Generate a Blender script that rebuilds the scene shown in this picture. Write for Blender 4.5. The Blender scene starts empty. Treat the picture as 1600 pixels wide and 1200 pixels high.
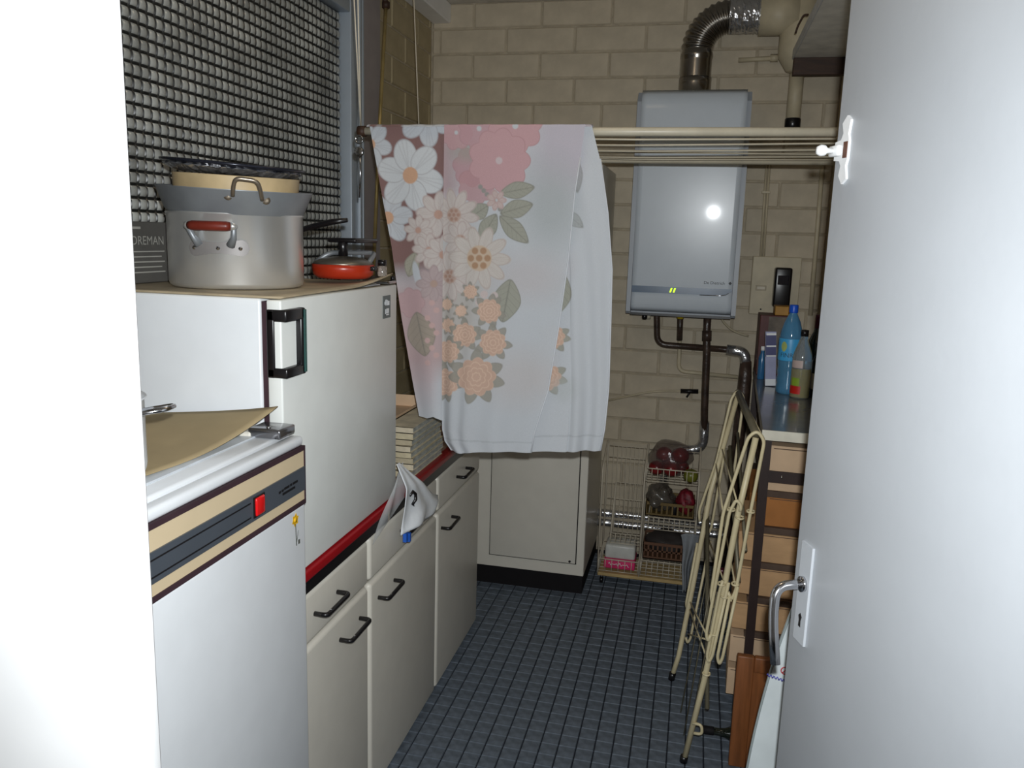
import bpy, bmesh, math, random
import numpy as np
from mathutils import Vector, Matrix, Euler
random.seed(7)
rng = np.random.default_rng(7)
PI = math.pi
scene = bpy.context.scene
COL = scene.collection

# ------------------------------------------------------------------ camera, world, light
YAW, PITCH, ROLL, FPX, CAMH = 0.219847, 0.179997, 0.029983, 1262.65, 1.69
fwd = Vector((-math.sin(YAW)*math.cos(PITCH), math.cos(YAW)*math.cos(PITCH), -math.sin(PITCH)))
rgt = Vector((math.cos(YAW), math.sin(YAW), 0))
upv = rgt.cross(fwd)
r2 = math.cos(ROLL)*rgt + math.sin(ROLL)*upv
u2 = -math.sin(ROLL)*rgt + math.cos(ROLL)*upv
cam_d = bpy.data.cameras.new('camera'); cam = bpy.data.objects.new('camera', cam_d); COL.objects.link(cam)
mw = Matrix.Identity(4)
for i in range(3):
    mw[i][0], mw[i][1], mw[i][2] = r2[i], u2[i], -fwd[i]
mw[2][3] = CAMH
cam.matrix_world = mw
cam_d.sensor_fit = 'HORIZONTAL'; cam_d.sensor_width = 36; cam_d.lens = FPX*36/1600
cam_d.clip_start = 0.02
scene.camera = cam

world = bpy.data.worlds.new('world'); scene.world = world; world.use_nodes = True
bg = world.node_tree.nodes['Background']
bg.inputs[0].default_value = (1.0, 0.92, 0.82, 1); bg.inputs[1].default_value = 0.05

# the flash of the camera the photograph was taken with
fl = bpy.data.lights.new('camera_flash', 'SPOT'); flo = bpy.data.objects.new('camera_flash', fl); COL.objects.link(flo)
fl.energy = 142; fl.color = (0.94, 0.98, 1.0); fl.shadow_soft_size = 0.012
fl.spot_size = math.radians(124); fl.spot_blend = 1.0
flo.location = Vector((0, 0, CAMH)) + r2*0.024 + u2*0.062
flo.rotation_euler = mw.to_3x3().to_euler()
# weak warm bulb on the ceiling of the room
bl = bpy.data.lights.new('ceiling_bulb', 'POINT'); blo = bpy.data.objects.new('ceiling_bulb', bl); COL.objects.link(blo)
bl.energy = 3; bl.color = (1.0, 0.80, 0.56); bl.shadow_soft_size = 0.12; blo.location = (-0.45, 2.0, 2.74)

scene.view_settings.view_transform = 'Standard'; scene.view_settings.look = 'None'
scene.view_settings.gamma = 1.0; scene.view_settings.use_curve_mapping = False
scene.view_settings.exposure = 0.0

# ------------------------------------------------------------------ helpers
def srgb(r, g, b):
    f = lambda c: c/12.92 if c <= .04045 else ((c+.055)/1.055)**2.4
    return (f(r/255), f(g/255), f(b/255))

MATS = {}
def mat(name, col, rough=.5, metal=0., spec=.5, var=.06, scale=14., bump=0., bscale=120., trans=0., alpha=1., coat=0., stretch=None, emit=0.):
    if name in MATS: return MATS[name]
    m = bpy.data.materials.new(name); m.use_nodes = True; nt = m.node_tree
    b = nt.nodes['Principled BSDF']
    b.inputs['Roughness'].default_value = rough; b.inputs['Metallic'].default_value = metal
    b.inputs['Specular IOR Level'].default_value = spec
    b.inputs['Transmission Weight'].default_value = trans; b.inputs['Alpha'].default_value = alpha
    b.inputs['Coat Weight'].default_value = coat; b.inputs['Coat Roughness'].default_value = .055
    tc = nt.nodes.new('ShaderNodeTexCoord'); src = tc.outputs['Object']
    if stretch:
        mp = nt.nodes.new('ShaderNodeMapping'); mp.inputs['Scale'].default_value = stretch
        nt.links.new(src, mp.inputs[0]); src = mp.outputs[0]
    n = nt.nodes.new('ShaderNodeTexNoise'); n.inputs['Scale'].default_value = scale; n.inputs['Detail'].default_value = 4
    nt.links.new(src, n.inputs['Vector'])
    r = nt.nodes.new('ShaderNodeValToRGB')
    lo = [max(0, c*(1-var*2)) for c in col]; hi = [min(1, c*(1+var*2)) for c in col]
    r.color_ramp.elements[0].position = .3; r.color_ramp.elements[1].position = .7
    r.color_ramp.elements[0].color = (*lo, 1); r.color_ramp.elements[1].color = (*hi, 1)
    nt.links.new(n.outputs['Fac'], r.inputs[0]); nt.links.new(r.outputs[0], b.inputs['Base Color'])
    if emit:
        nt.links.new(r.outputs[0], b.inputs['Emission Color']); b.inputs['Emission Strength'].default_value = emit
    if bump:
        n2 = nt.nodes.new('ShaderNodeTexNoise'); n2.inputs['Scale'].default_value = bscale; n2.inputs['Detail'].default_value = 3
        nt.links.new(src, n2.inputs['Vector'])
        bp = nt.nodes.new('ShaderNodeBump'); bp.inputs['Strength'].default_value = bump; bp.inputs['Distance'].default_value = .004
        nt.links.new(n2.outputs['Fac'], bp.inputs['Height']); nt.links.new(bp.outputs[0], b.inputs['Normal'])
    MATS[name] = m
    return m

class MB:
    """collects vertices and faces of one mesh"""
    def __init__(self): self.v = []; self.f = []; self.s = []
    def add(self, vs, fs, smooth=False):
        o = len(self.v); self.v += [tuple(p) for p in vs]
        self.f += [tuple(i+o for i in f) for f in fs]; self.s += [smooth]*len(fs)
        return self
    def box(self, x0, x1, y0, y1, z0, z1, bev=0., seg=1, rot=None, piv=None):
        if bev <= 0:
            vs = [(x, y, z) for x in (x0, x1) for y in (y0, y1) for z in (z0, z1)]
            fs = [(0,1,3,2), (4,6,7,5), (0,4,5,1), (2,3,7,6), (0,2,6,4), (1,5,7,3)]
            sm = False
        else:
            bm = bmesh.new(); bmesh.ops.create_cube(bm, size=1)
            for v in bm.verts:
                v.co = Vector(((x0+x1)/2+v.co.x*(x1-x0), (y0+y1)/2+v.co.y*(y1-y0), (z0+z1)/2+v.co.z*(z1-z0)))
            b = min(bev, .49*min(x1-x0, y1-y0, z1-z0))
            bmesh.ops.bevel(bm, geom=list(bm.edges), offset=b, segments=seg, profile=.5, affect='EDGES')
            bm.verts.index_update()
            vs = [v.co.copy() for v in bm.verts]; fs = [tuple(v.index for v in f.verts) for f in bm.faces]; bm.free()
            sm = seg > 1
        if rot is not None:
            p = Vector(piv) if piv else Vector(((x0+x1)/2, (y0+y1)/2, (z0+z1)/2))
            vs = [p + rot @ (Vector(v)-p) for v in vs]
        return self.add(vs, fs, sm)
    def tube(self, pts, r, n=8, closed=False, cap=True):
        pts = [Vector(p) for p in pts]; m = len(pts)
        rr = r if isinstance(r, (list, tuple)) else [r]*m
        tang = []
        for i in range(m):
            a = pts[i-1] if (i > 0 or closed) else pts[i]
            b = pts[(i+1) % m] if (i < m-1 or closed) else pts[i]
            t = (b-a); tang.append(t.normalized() if t.length > 1e-9 else Vector((0,0,1)))
        ref = Vector((0,0,1)) if abs(tang[0].z) < .9 else Vector((1,0,0))
        nrm = (ref - tang[0]*ref.dot(tang[0])).normalized()
        vs = []
        for i in range(m):
            nrm = (nrm - tang[i]*nrm.dot(tang[i])).normalized(); bi = tang[i].cross(nrm)
            for k in range(n):
                a = 2*PI*k/n; vs.append(pts[i] + (nrm*math.cos(a)+bi*math.sin(a))*rr[i])
        fs = []
        for i in range(m if closed else m-1):
            j = (i+1) % m
            for k in range(n): fs.append((i*n+k, i*n+(k+1) % n, j*n+(k+1) % n, j*n+k))
        if cap and not closed:
            fs.append(tuple(range(n-1, -1, -1))); fs.append(tuple((m-1)*n+k for k in range(n)))
        return self.add(vs, fs, True)
    def lathe(self, prof, c=(0,0,0), n=40, axis='z', rot=None):
        vs = []; fs = []; c = Vector(c); m = len(prof)
        for (r, h) in prof:
            for k in range(n):
                a = 2*PI*k/n; p = Vector((r*math.cos(a), r*math.sin(a), h))
                if axis == 'y': p = Vector((p.x, p.z, p.y))
                if axis == 'x': p = Vector((p.z, p.x, p.y))
                if rot is not None: p = rot @ p
                vs.append(c+p)
        for i in range(m-1):
            for k in range(n): fs.append((i*n+k, i*n+(k+1) % n, (i+1)*n+(k+1) % n, (i+1)*n+k))
        if prof[0][0] > 1e-6: fs.append(tuple(range(n-1, -1, -1)))
        if prof[-1][0] > 1e-6: fs.append(tuple((m-1)*n+k for k in range(n)))
        return self.add(vs, fs, True)
    def prism(self, poly, o, u, w, t):
        """polygon (a,b) in the plane o + a*u + b*w, extruded by vector t"""
        o, u, w, t = map(Vector, (o, u, w, t)); n = len(poly)
        vs = [o+u*a+w*b for a, b in poly]; vs += [p+t for p in vs]
        fs = [tuple(range(n-1, -1, -1)), tuple(range(n, 2*n))]
        fs += [(i, (i+1) % n, n+(i+1) % n, n+i) for i in range(n)]
        return self.add(vs, fs)
    def grid(self, fn, nu, nv):
        vs = [fn(i/nu, j/nv) for j in range(nv+1) for i in range(nu+1)]
        fs = [(j*(nu+1)+i, j*(nu+1)+i+1, (j+1)*(nu+1)+i+1, (j+1)*(nu+1)+i) for j in range(nv) for i in range(nu)]
        return self.add(vs, fs, True)
    def text(self, s, size, o, u, w, depth=.0006):
        cu = bpy.data.curves.new('lettering', 'FONT'); cu.body = s; cu.size = size; cu.extrude = 0; cu.resolution_u = 3
        ob = bpy.data.objects.new('lettering', cu); COL.objects.link(ob)
        dg = bpy.context.evaluated_depsgraph_get(); me = bpy.data.meshes.new_from_object(ob.evaluated_get(dg))
        o, u, w = map(Vector, (o, u, w)); nrm = u.cross(w)
        vs = [o+u*v.co.x+w*v.co.y+nrm*depth for v in me.vertices]
        fs = [tuple(p.vertices) for p in me.polygons]
        self.add(vs, fs)
        bpy.data.objects.remove(ob); bpy.data.meshes.remove(me); bpy.data.curves.remove(cu)
        return self
    def mesh(self, name, off=(0,0,0)):
        me = bpy.data.meshes.new(name); ox, oy, oz = off
        me.from_pydata([(x-ox, y-oy, z-oz) for x, y, z in self.v], [], self.f)
        me.polygons.foreach_set('use_smooth', self.s); me.update()
        return me

def wloc(o):
    p = Vector((0,0,0))
    while o is not None: p += o.location; o = o.parent
    return p

def obj(name, mb, m, parent=None, loc=None, local=False):
    """one mesh object. Coordinates are world ones unless local; parents without rotation"""
    if parent is not None:
        off = (0,0,0) if local else wloc(parent)
    else:
        off = loc if loc is not None else (0,0,0)
        if local: off = (0,0,0)
    me = mb.mesh(name, off); o = bpy.data.objects.new(name, me); COL.objects.link(o)
    if m: me.materials.append(m)
    if parent is not None: o.parent = parent
    elif loc is not None: o.location = loc
    fix_normals(me)
    return o

def fix_normals(me):
    bm = bmesh.new(); bm.from_mesh(me); bmesh.ops.recalc_face_normals(bm, faces=list(bm.faces)); bm.to_mesh(me); bm.free()

def sharp(o, ang=35):
    me = o.data
    if hasattr(me, 'set_sharp_from_angle'): me.set_sharp_from_angle(angle=math.radians(ang))
    return o

def tag(o, label, cat, group=None, kind=None):
    o['label'] = label; o['category'] = cat
    if group: o['group'] = group
    if kind: o['kind'] = kind
    return o

def thing(name, label, cat, loc=(0,0,0), rotz=0., group=None):
    o = bpy.data.objects.new(name, None); COL.objects.link(o); o.location = loc; o.rotation_euler = (0,0,rotz)
    o.empty_display_size = .05
    return tag(o, label, cat, group)

def struct(name, mb, m, label=None, cat=None):
    o = obj(name, mb, m); o['kind'] = 'structure'
    if label: o['label'] = label
    if cat: o['category'] = cat
    return o

def fillet(pts, r, n=6):
    pts = [Vector(p) for p in pts]; out = [pts[0]]
    for i in range(1, len(pts)-1):
        a, b, c = pts[i-1], pts[i], pts[i+1]
        d1 = (a-b); d2 = (c-b); k = min(r, d1.length*.48, d2.length*.48)
        p, q = b+d1.normalized()*k, b+d2.normalized()*k
        for j in range(n+1):
            t = j/n; out.append(p*(1-t)**2 + b*2*t*(1-t) + q*t*t)
    out.append(pts[-1]); return out

def arc_pts(c, u, w, r, a0, a1, n=10):
    c, u, w = map(Vector, (c, u, w))
    return [c+u*(r*math.cos(a0+(a1-a0)*i/n))+w*(r*math.sin(a0+(a1-a0)*i/n)) for i in range(n+1)]

# ------------------------------------------------------------------ materials
M_wallpaint = mat('painted_brick', srgb(194,182,160), .62, spec=.35, var=.06, scale=9, bump=.35, bscale=70)
M_brickleft = mat('painted_brick_shaded', srgb(170,156,124), .6, spec=.35, var=.07, scale=9, bump=.35, bscale=70)  # darker copy of the brick paint: shade of grazing light put into the colour
M_mortar = mat('mortar', srgb(180,169,148), .8, spec=.2, var=.08, scale=25, bump=.4, bscale=150)
M_plaster = mat('plaster', srgb(196,178,146), .8, spec=.2, var=.04)
M_ceil = mat('ceiling_paint', srgb(210,205,195), .9, spec=.1)
M_white = mat('white_gloss_paint', srgb(238,238,238), .45, var=.01)
M_door = mat('door_paint', srgb(192,196,201), .42, spec=.35, var=.012, scale=6, bump=.06, bscale=60)
M_tile = mat('floor_tile', srgb(98,107,118), .5, spec=.35, var=.16, scale=30, bump=.06)
M_grout = mat('floor_grout', srgb(38,42,50), .85, spec=.2)
M_cream = mat('cream_laminate', srgb(222,217,205), .34, spec=.45, var=.012)
M_enamel = mat('white_enamel', srgb(226,229,232), .3, spec=.5, var=.01)
M_frzdoor = mat('freezer_door_paint', srgb(226,228,224), .36, spec=.5, var=.012)
M_black = mat('black_plastic', srgb(22,20,22), .28, spec=.5)
M_blackmat = mat('black_matt', srgb(26,24,26), .7, spec=.2)
M_darkgasket = mat('dark_gasket', srgb(62,44,50), .7, spec=.2)
M_red = mat('red_laminate', srgb(150,14,24), .35, spec=.4, var=.03)
M_alu = mat('brushed_aluminium', srgb(226,226,224), .30, .78, var=.03, scale=8)
M_aludull = mat('dull_aluminium', srgb(140,144,148), .46, .5, var=.08, scale=10)
M_chrome = mat('chrome', srgb(205,205,208), .16, 1., var=.02)
M_steel = mat('flue_steel', srgb(150,146,140), .25, 1., var=.05, scale=6)
M_foil = mat('foil_wrap', srgb(200,200,202), .22, .85, var=.06, scale=30, bump=.9, bscale=60)
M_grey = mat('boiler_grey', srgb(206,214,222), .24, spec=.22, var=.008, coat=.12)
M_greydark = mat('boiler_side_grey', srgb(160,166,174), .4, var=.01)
M_winframe = mat('window_aluminium', srgb(168,178,188), .4, .2, var=.02)
M_darkframe = mat('mauve_grey_frame', srgb(150,142,142), .55, var=.03)
M_pipeblack = mat('dark_pipe_wrap', srgb(66,52,44), .35, spec=.6, var=.25, scale=20, bump=.5, bscale=70)
M_pipebeige = mat('beige_pipe_paint', srgb(196,184,156), .5, var=.05)
M_wire = mat('cream_coated_wire', srgb(194,186,166), .4, var=.04)
M_wirewhite = mat('white_coated_wire', srgb(206,196,176), .45, var=.05)
M_olive = mat('olive_tube', srgb(112,106,88), .45, .3)
M_card = mat('cardboard', srgb(196,158,118), .8, spec=.15, var=.06, scale=8, bump=.15, bscale=40, stretch=(1,1,3))
M_cardb = mat('brown_cardboard', srgb(176,118,68), .8, spec=.15, var=.07, scale=8)
M_cardpale = mat('pale_cardboard', srgb(214,184,152), .8, spec=.15, var=.05, scale=8)
M_shelfsteel = mat('dark_brown_steel', srgb(52,40,38), .45, spec=.4)
M_board = mat('grey_brown_board', srgb(92,76,66), .8, spec=.15, var=.1)
M_worktop = mat('grey_worktop', srgb(118,122,126), .22, spec=.5, var=.03, coat=.2)
M_wood = mat('orange_wood', srgb(132,80,44), .45, var=.14, scale=10, stretch=(6,6,.6))
M_brownwood = mat('dark_brown_wood', srgb(58,36,22), .6, var=.15, scale=12, stretch=(1,6,6))
M_paper = mat('kraft_paper', srgb(168,150,116), .8, spec=.15, var=.05, scale=7, bump=.1, bscale=14)
M_tan = mat('tan_band', srgb(214,194,160), .4, var=.01)
M_slate = mat('slate_band', srgb(74,80,88), .35, var=.02)

# ------------------------------------------------------------------ room shell
XL, XR, YB, YF, ZC = -1.43, 0.60, 4.25, 0.72, 2.86
DX0, DX1 = -0.540, 0.475
mb = MB().box(-2.6, 2.2, -1.4, YB+.12, -.12, -.004)
floor = struct('floor', mb, M_grout, 'floor of small blue grey square tiles with dark joints', 'floor')
TP = .060
def tile_mesh():
    m = MB(); h = TP/2-.0016
    vs = [(-h,-h,-.004),(h,-h,-.004),(h,h,-.004),(-h,h,-.004)]
    b = .0016; vs += [(-h+b,-h+b,0),(h-b,-h+b,0),(h-b,h-b,0),(-h+b,h-b,0)]
    m.add(vs, [(4,5,6,7)]+[(i,(i+1)%4,4+(i+1)%4,4+i) for i in range(4)])
    return m
tm = tile_mesh(); tme = tm.mesh('tile'); tme.materials.append(M_tile)
cells = []
nx0, nx1 = int(-1.44/TP), int(.60/TP)
for j in range(int(.75/TP), int(4.24/TP)):
    for i in range(nx0, nx1): cells.append(((i+.5)*TP+.009, (j+.5)*TP))
def tile_seen(c): return -.85 < c[0] < .17 and 2.08 < c[1] < 3.85 and c[0] > -.86+.0*c[1]
seen = sorted([c for c in cells if tile_seen(c)], key=lambda c: math.hypot(c[0], c[1]))[:300]
ss = set(seen)
for x, y in seen:
    t = bpy.data.objects.new('tile', tme); COL.objects.link(t); t.location = (x, y, 0); t.parent = floor
rest = MB()
for x, y in cells:
    if (x, y) not in ss: rest.add([(a+x, b+y, c) for a, b, c in tm.v], tm.f)
rt = obj('tile_field', rest, M_tile, floor); rt['kind'] = 'stuff'

struct('ceiling', MB().box(-1.7, .9, YF-.12, YB+.12, ZC, ZC+.1), M_ceil, 'pale painted ceiling', 'ceiling')
wb = struct('wall_back', MB().box(XL-.15, XR+.15, YB+.006, YB+.12, 0, ZC), M_mortar, 'beige painted brick wall behind the boiler', 'wall')
wl = struct('wall_left', MB().box(XL-.14, XL-.006, 3.51, YB+.006, 0, ZC)
            .box(XL-.14, XL-.006, YF, 3.51, 0, 1.0).box(XL-.14, XL-.006, YF, 3.51, 2.66, ZC)
            .box(XL-.14, XL-.006, YF, 1.34, 1.0, 2.66), M_mortar, 'painted brick wall, darkened for grazing light, around the patterned glass window', 'wall')
struct('wall_right', MB().box(XR, XR+.12, YF, YB+.006, 0, ZC), M_plaster, 'beige plastered wall behind the shelves', 'wall')
struct('wall_front', MB().box(-2.6, DX0-.03, YF-.04, YF, 0, ZC).box(DX1+.05, 2.2, YF-.12, YF, 0, ZC)
       .box(DX0-.06, DX1+.05, YF-.12, YF, 2.26, ZC), M_white, 'white wall around the open doorway', 'wall')
struct('trim_1', MB().box(DX0-.46, DX0, YF-.045, YF-.018, 0, 2.26, .004, 2), M_white, 'white painted door jamb at the left', 'door frame')
struct('trim_2', MB().box(DX1+.012, DX1+.12, YF-.145, YF-.03, 0, 2.26, .006, 2), M_white, 'white painted door jamb behind the hinges', 'door frame')
struct('trim_3', MB().box(XL, XL+.10, 3.45, YB, 2.765, ZC, .006, 1), M_white, 'white beam end under the ceiling beside the window', 'trim')

# bricks, each one an object
ROW = .124
def brick_mesh(l, h, name):
    m = MB(); m.box(-l/2, l/2, -.0015, .03, -h/2, h/2, .005, 1)
    me = m.mesh(name); return me
bricks = {}
def brick(l, m, key):
    k = (round(l, 3), key)
    if k not in bricks:
        me = brick_mesh(l-.007, ROW-.007, 'brick'); me.materials.append(m); bricks[k] = me
    return bricks[k]
BL = .354
for r in range(23):
    zc = .009+ROW*(r+.5)
    off = (-.865 if r % 2 == 0 else -1.042) + random.uniform(-.02, .02)
    x = off
    while x > XL: x -= BL
    while x < XR:
        a, b = max(x, XL), min(x+BL, XR)
        if b-a > .03:
            o = bpy.data.objects.new('brick', brick(b-a, M_wallpaint, 'b')); COL.objects.link(o); o.parent = wb
            o.location = ((a+b)/2, YB+random.uniform(-.0015, .0025), zc)
            o.rotation_euler = (random.uniform(-.006,.006), 0, random.uniform(-.004,.004))
        x += BL
    y = 3.5 - (.18 if r % 2 else 0.0)
    while y < YB:
        a, b = max(y, 3.51), min(y+BL, YB-.008)
        if b-a > .03:
            o = bpy.data.objects.new('brick', brick(b-a, M_brickleft, 'l')); COL.objects.link(o); o.parent = wl
            o.location = (XL+random.uniform(-.003, .001), (a+b)/2, zc); o.rotation_euler = (0, 0, PI/2)
        y += BL

# ------------------------------------------------------------------ window
win = thing('window_1', 'large window of squared patterned glass in a grey metal frame', 'window', (XL, 2.3, 1.0)); win['kind'] = 'structure'
obj('window_frame', MB().box(XL-.05, XL+.022, 3.175, 3.235, 1.0, 2.60, .004, 2).box(XL-.05, XL+.022, 1.34, 1.40, 1.0, 2.60, .004, 2)
    .box(XL-.05, XL+.02, 1.40, 3.175, 2.545, 2.60, .004, 2).box(XL-.05, XL+.02, 1.40, 3.175, 1.0, 1.06, .004, 2), M_winframe, win)
obj('window_bead', MB().box(XL-.03, XL+.034, 3.235, 3.262, 1.0, 2.62, .004, 2).box(XL-.03, XL+.03, 3.275, 3.29, 1.0, 2.62, .003, 2), M_winframe, win)
obj('window_casing', MB().box(XL-.05, XL+.012, 3.29, 3.51, 1.0, 2.80, .004, 1).box(XL-.05, XL+.012, 1.34, 3.29, 2.60, 2.80, .004, 1), M_darkframe, win)
CP = .034
M_glass = mat('patterned_glass', srgb(158,160,156), .2, spec=1., var=.22, scale=6, bump=.15, bscale=50)
M_grooveshade = mat('glass_groove_shade', srgb(46,46,44), .35, spec=.5, var=.2)  # dark refraction at the cell edges, put into the colour of the outer faces
def pane():
    m = MB(); n = 8; ny = int((3.175-1.40)/CP)+1; nz = int((2.545-1.06)/CP)+1
    for a in range(ny):
        for b in range(nz):
            y0, z0 = 3.175-CP*(a+1), 2.545-CP*(b+1); jit = random.uniform(.85, 1.15)
            vs = []
            for j in range(n+1):
                for i in range(n+1):
                    u, w = 2*i/n-1, 2*j/n-1
                    h = .0105*jit*max(0, (1-abs(u)**2.6))**.8*max(0, (1-abs(w)**2.6))**.8
                    vs.append((XL-.03+h, y0+CP*i/n, z0+CP*j/n))
            m.add(vs, [(j*(n+1)+i, j*(n+1)+i+1, (j+1)*(n+1)+i+1, (j+1)*(n+1)+i) for j in range(n) for i in range(n)], True)
    return m
pn = obj('pane', pane(), M_glass, win)
pn.data.materials.append(M_grooveshade)
pn.data.polygons.foreach_set('material_index', [1 if (k % 64) % 8 in (0, 7) or (k % 64)//8 in (0, 7) else 0 for k in range(len(pn.data.polygons))])
obj('shutter_backing', MB().box(XL-.10, XL-.07, 1.36, 3.2, 1.0, 2.6), M_darkframe, win)
# crank rod of the shutter
ck = thing('shutter_crank', 'thin brass coloured crank rod hanging beside the window', 'crank rod', (-1.40, 3.36, 1.5))
obj('rod', MB().tube([(-1.385,3.49,2.66), (-1.385,3.418,2.15), (-1.385,3.345,1.505)], .0085, 8), mat('brass_rod', srgb(190,168,112), .3, .7, var=.1), ck)
obj('joint', MB().tube([(-1.40,3.492,2.76), (-1.385,3.49,2.64)], .013, 8).lathe([(.017,-.012),(.017,.012)], (-1.385,3.49,2.655), 12), M_brownwood, ck)

# ------------------------------------------------------------------ open door
dang = math.radians(19)
dr = thing('door_1', 'white door standing open at the right with a drooping metal handle', 'door', (.4545, .800, 0), dang); dr['kind'] = 'structure'
DW = .741
obj('leaf', MB().box(0, .04, 0, DW, .01, 2.22, .003, 2), M_door, dr, local=True)
HY = DW-.046          # line of the lock hardware
pl = obj('escutcheon', MB().prism([(HY-.020,.978),(HY+.020,.978),(HY+.020,1.165),(HY-.020,1.165)], (-.0045,0,0), (0,1,0), (0,0,1), (.005,0,0)), M_door, dr, local=True)
obj('keyhole', MB().prism([(HY-.004,1.008),(HY+.004,1.008),(HY+.003,1.020),(HY+.006,1.028),(HY,1.034),(HY-.006,1.028),(HY-.003,1.020)], (-.0052,0,0), (0,1,0), (0,0,1), (.0006,0,0)), M_black, pl, local=True)
obj('door_handle', MB().tube(fillet([(-.002,HY,1.090),(-.056,HY,1.088),(-.062,HY-.012,1.030),(-.058,HY-.030,.952)], .035, 7), .0088, 12), M_chrome, dr, local=True)
obj('handle_collar', MB().lathe([(.014,0),(.014,.006)], (-.0105,HY,1.090), 16, axis='x'), M_chrome, dr, local=True)
bp_ = [(-.022,1.800),(-.008,1.792),(.004,1.806),(0,1.822),(.006,1.830),(.024,1.832),(.024,1.862),(.006,1.864),(0,1.874),(.006,1.890),(-.008,1.902),(-.020,1.894),(-.016,1.872),(-.020,1.862),(-.020,1.832),(-.016,1.822)]
BY = DW-.028
bt = obj('bolt_plate', MB().prism([(BY+a, z) for a, z in bp_], (-.004,0,0), (0,1,0), (0,0,1), (.0045,0,0)), M_white, dr, local=True)
obj('bolt_slot', MB().box(-.0052, -.003, BY-.018, BY-.006, 1.834, 1.860), mat('rust_brown', srgb(96,60,44), .7), bt, local=True)
obj('bolt_bar', MB().box(-.0135, -.004, BY-.004, BY+.028, 1.838, 1.856, .003, 2), M_white, bt, local=True)
obj('bolt_knob', MB().lathe([(.004,0),(.005,-.012),(.009,-.016),(.0095,-.023),(.006,-.029),(0,-.030)], (-.012,BY+.012,1.847), 16, axis='x'), M_white, bt, local=True)

# ------------------------------------------------------------------ lower fridge with its things
FX, FY0, FY1 = -.80, .955, 1.55          # front plane, near and far side
fr = thing('refrigerator', 'white waist high refrigerator with a tan and slate banded control strip', 'refrigerator', (-1.1, 1.25, 0))
obj('cabinet_body', MB().box(-1.40, FX-.06, FY0+.004, FY1-.004, .03, 1.235, .006, 2), M_enamel, fr)
ft = obj('top_panel', MB().box(-1.41, FX-.035, FY0, FY1, 1.235, 1.262, .006, 2).box(FX-.032, FX-.002, FY0, FY1, 1.235, 1.257, .008, 3), M_enamel, fr)
obj('top_inset', MB().box(-1.36, FX-.075, FY0+.03, FY1-.03, 1.2615, 1.2655, .002, 1), mat('pale_grey_enamel', srgb(206,212,218), .3), ft)
obj('plinth', MB().box(-1.38, FX-.09, FY0+.02, FY1-.02, 0, .03), M_blackmat, fr)
fd = obj('refrigerator_door', MB().box(FX-.058, FX, FY0, FY1, .06, 1.108, .008, 3), M_enamel, fr)
cp = obj('control_strip', MB().box(FX-.058, FX-.001, FY0, FY1, 1.114, 1.234, .002, 1), M_tan, fr)
obj('dark_line', MB().box(FX-.05, FX+.0015, FY0+.001, FY1-.001, 1.106, 1.116), M_darkgasket, cp)
obj('dark_line', MB().box(FX-.05, FX+.0015, FY0+.001, FY1-.001, 1.226, 1.236), M_darkgasket, cp)
obj('dark_end', MB().box(FX-.05, FX+.0012, FY1-.0035, FY1+.0006, 1.108, 1.235), M_darkgasket, cp)
sb = obj('slate_band', MB().box(FX-.02, FX+.002, FY0+.002, FY1-.004, 1.138, 1.190), M_slate, cp)
obj('band_groove', MB().box(FX, FX+.003, FY0+.01, 1.325, 1.1475, 1.1500).box(FX, FX+.003, FY0+.01, 1.325, 1.1760, 1.1785), M_blackmat, cp)
obj('red_switch', MB().box(FX-.002, FX+.007, 1.340, 1.372, 1.146, 1.182, .003, 2), mat('red_switch', srgb(220,22,26), .2, coat=.5), cp)
obj('switch_bezel', MB().box(FX-.002, FX+.0035, 1.334, 1.378, 1.142, 1.186, .002, 1), M_black, cp)
mb = MB()
for k, (y0, y1, z) in enumerate([(1.432,1.440,1.1645),(1.443,1.452,1.1650),(1.454,1.476,1.1665),(1.479,1.487,1.1670),(1.490,1.512,1.1670),(1.447,1.500,1.1570)]):
    mb.box(FX+.001, FX+.0026, y0, y1, z-.0025, z+.0025)
obj('faint_lettering', mb, M_blackmat, cp)
# daffodil sticker
st = obj('daffodil_sticker', MB().lathe([(0,-.0004),(.006,-.0004),(.006,.001),(0,.001)], (FX+.0008,1.502,1.083), 12, axis='x'), mat('daffodil_yellow', srgb(226,176,22), .5, var=.15, scale=80), fd)
mbp = MB()
for k in range(6):
    a = k*PI/3+.3; ca, sa = math.cos(a), math.sin(a)
    poly = [(0,0),(.009*ca-.005*sa,.009*sa+.005*ca),(.015*ca,.015*sa),(.009*ca+.005*sa,.009*sa-.005*ca)]
    mbp.prism(poly, (FX+.0002,1.502,1.083), (0,1,0), (0,0,1), (.0005,0,0))
obj('petals', mbp, MATS['daffodil_yellow'], st)
obj('stem', MB().prism([(0,0),(.0025,0),(.006,-.05),(.003,-.05)], (FX+.0002,1.501,1.074), (0,1,0), (0,0,1), (.0005,0,0))
    .prism([(.003,-.045),(.005,-.045),(.014,-.018),(.012,-.02)], (FX+.0002,1.501,1.074), (0,1,0), (0,0,1), (.0005,0,0))
    .prism([(.012,-.05),(.02,-.05),(.02,-.04),(.012,-.04)], (FX+.0002,1.501,1.074), (0,1,0), (0,0,1), (.0002,0,0)), mat('sticker_stem', srgb(90,92,84), .6), st)
hb = obj('hinge_cover', MB().box(-.892, -.818, 1.478, 1.545, 1.2625, 1.2825, .004, 2), mat('dull_chrome', srgb(150,150,154), .2, .9), fr)
obj('hinge_screw', MB().lathe([(.0045,0),(.0045,.004),(0,.005)], (-.85,1.490,1.282), 10), M_chrome, hb)
obj('hinge_pad', MB().box(-.955, -.885, 1.475, 1.54, 1.2625, 1.274, .003, 1), M_cream, fr)

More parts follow.
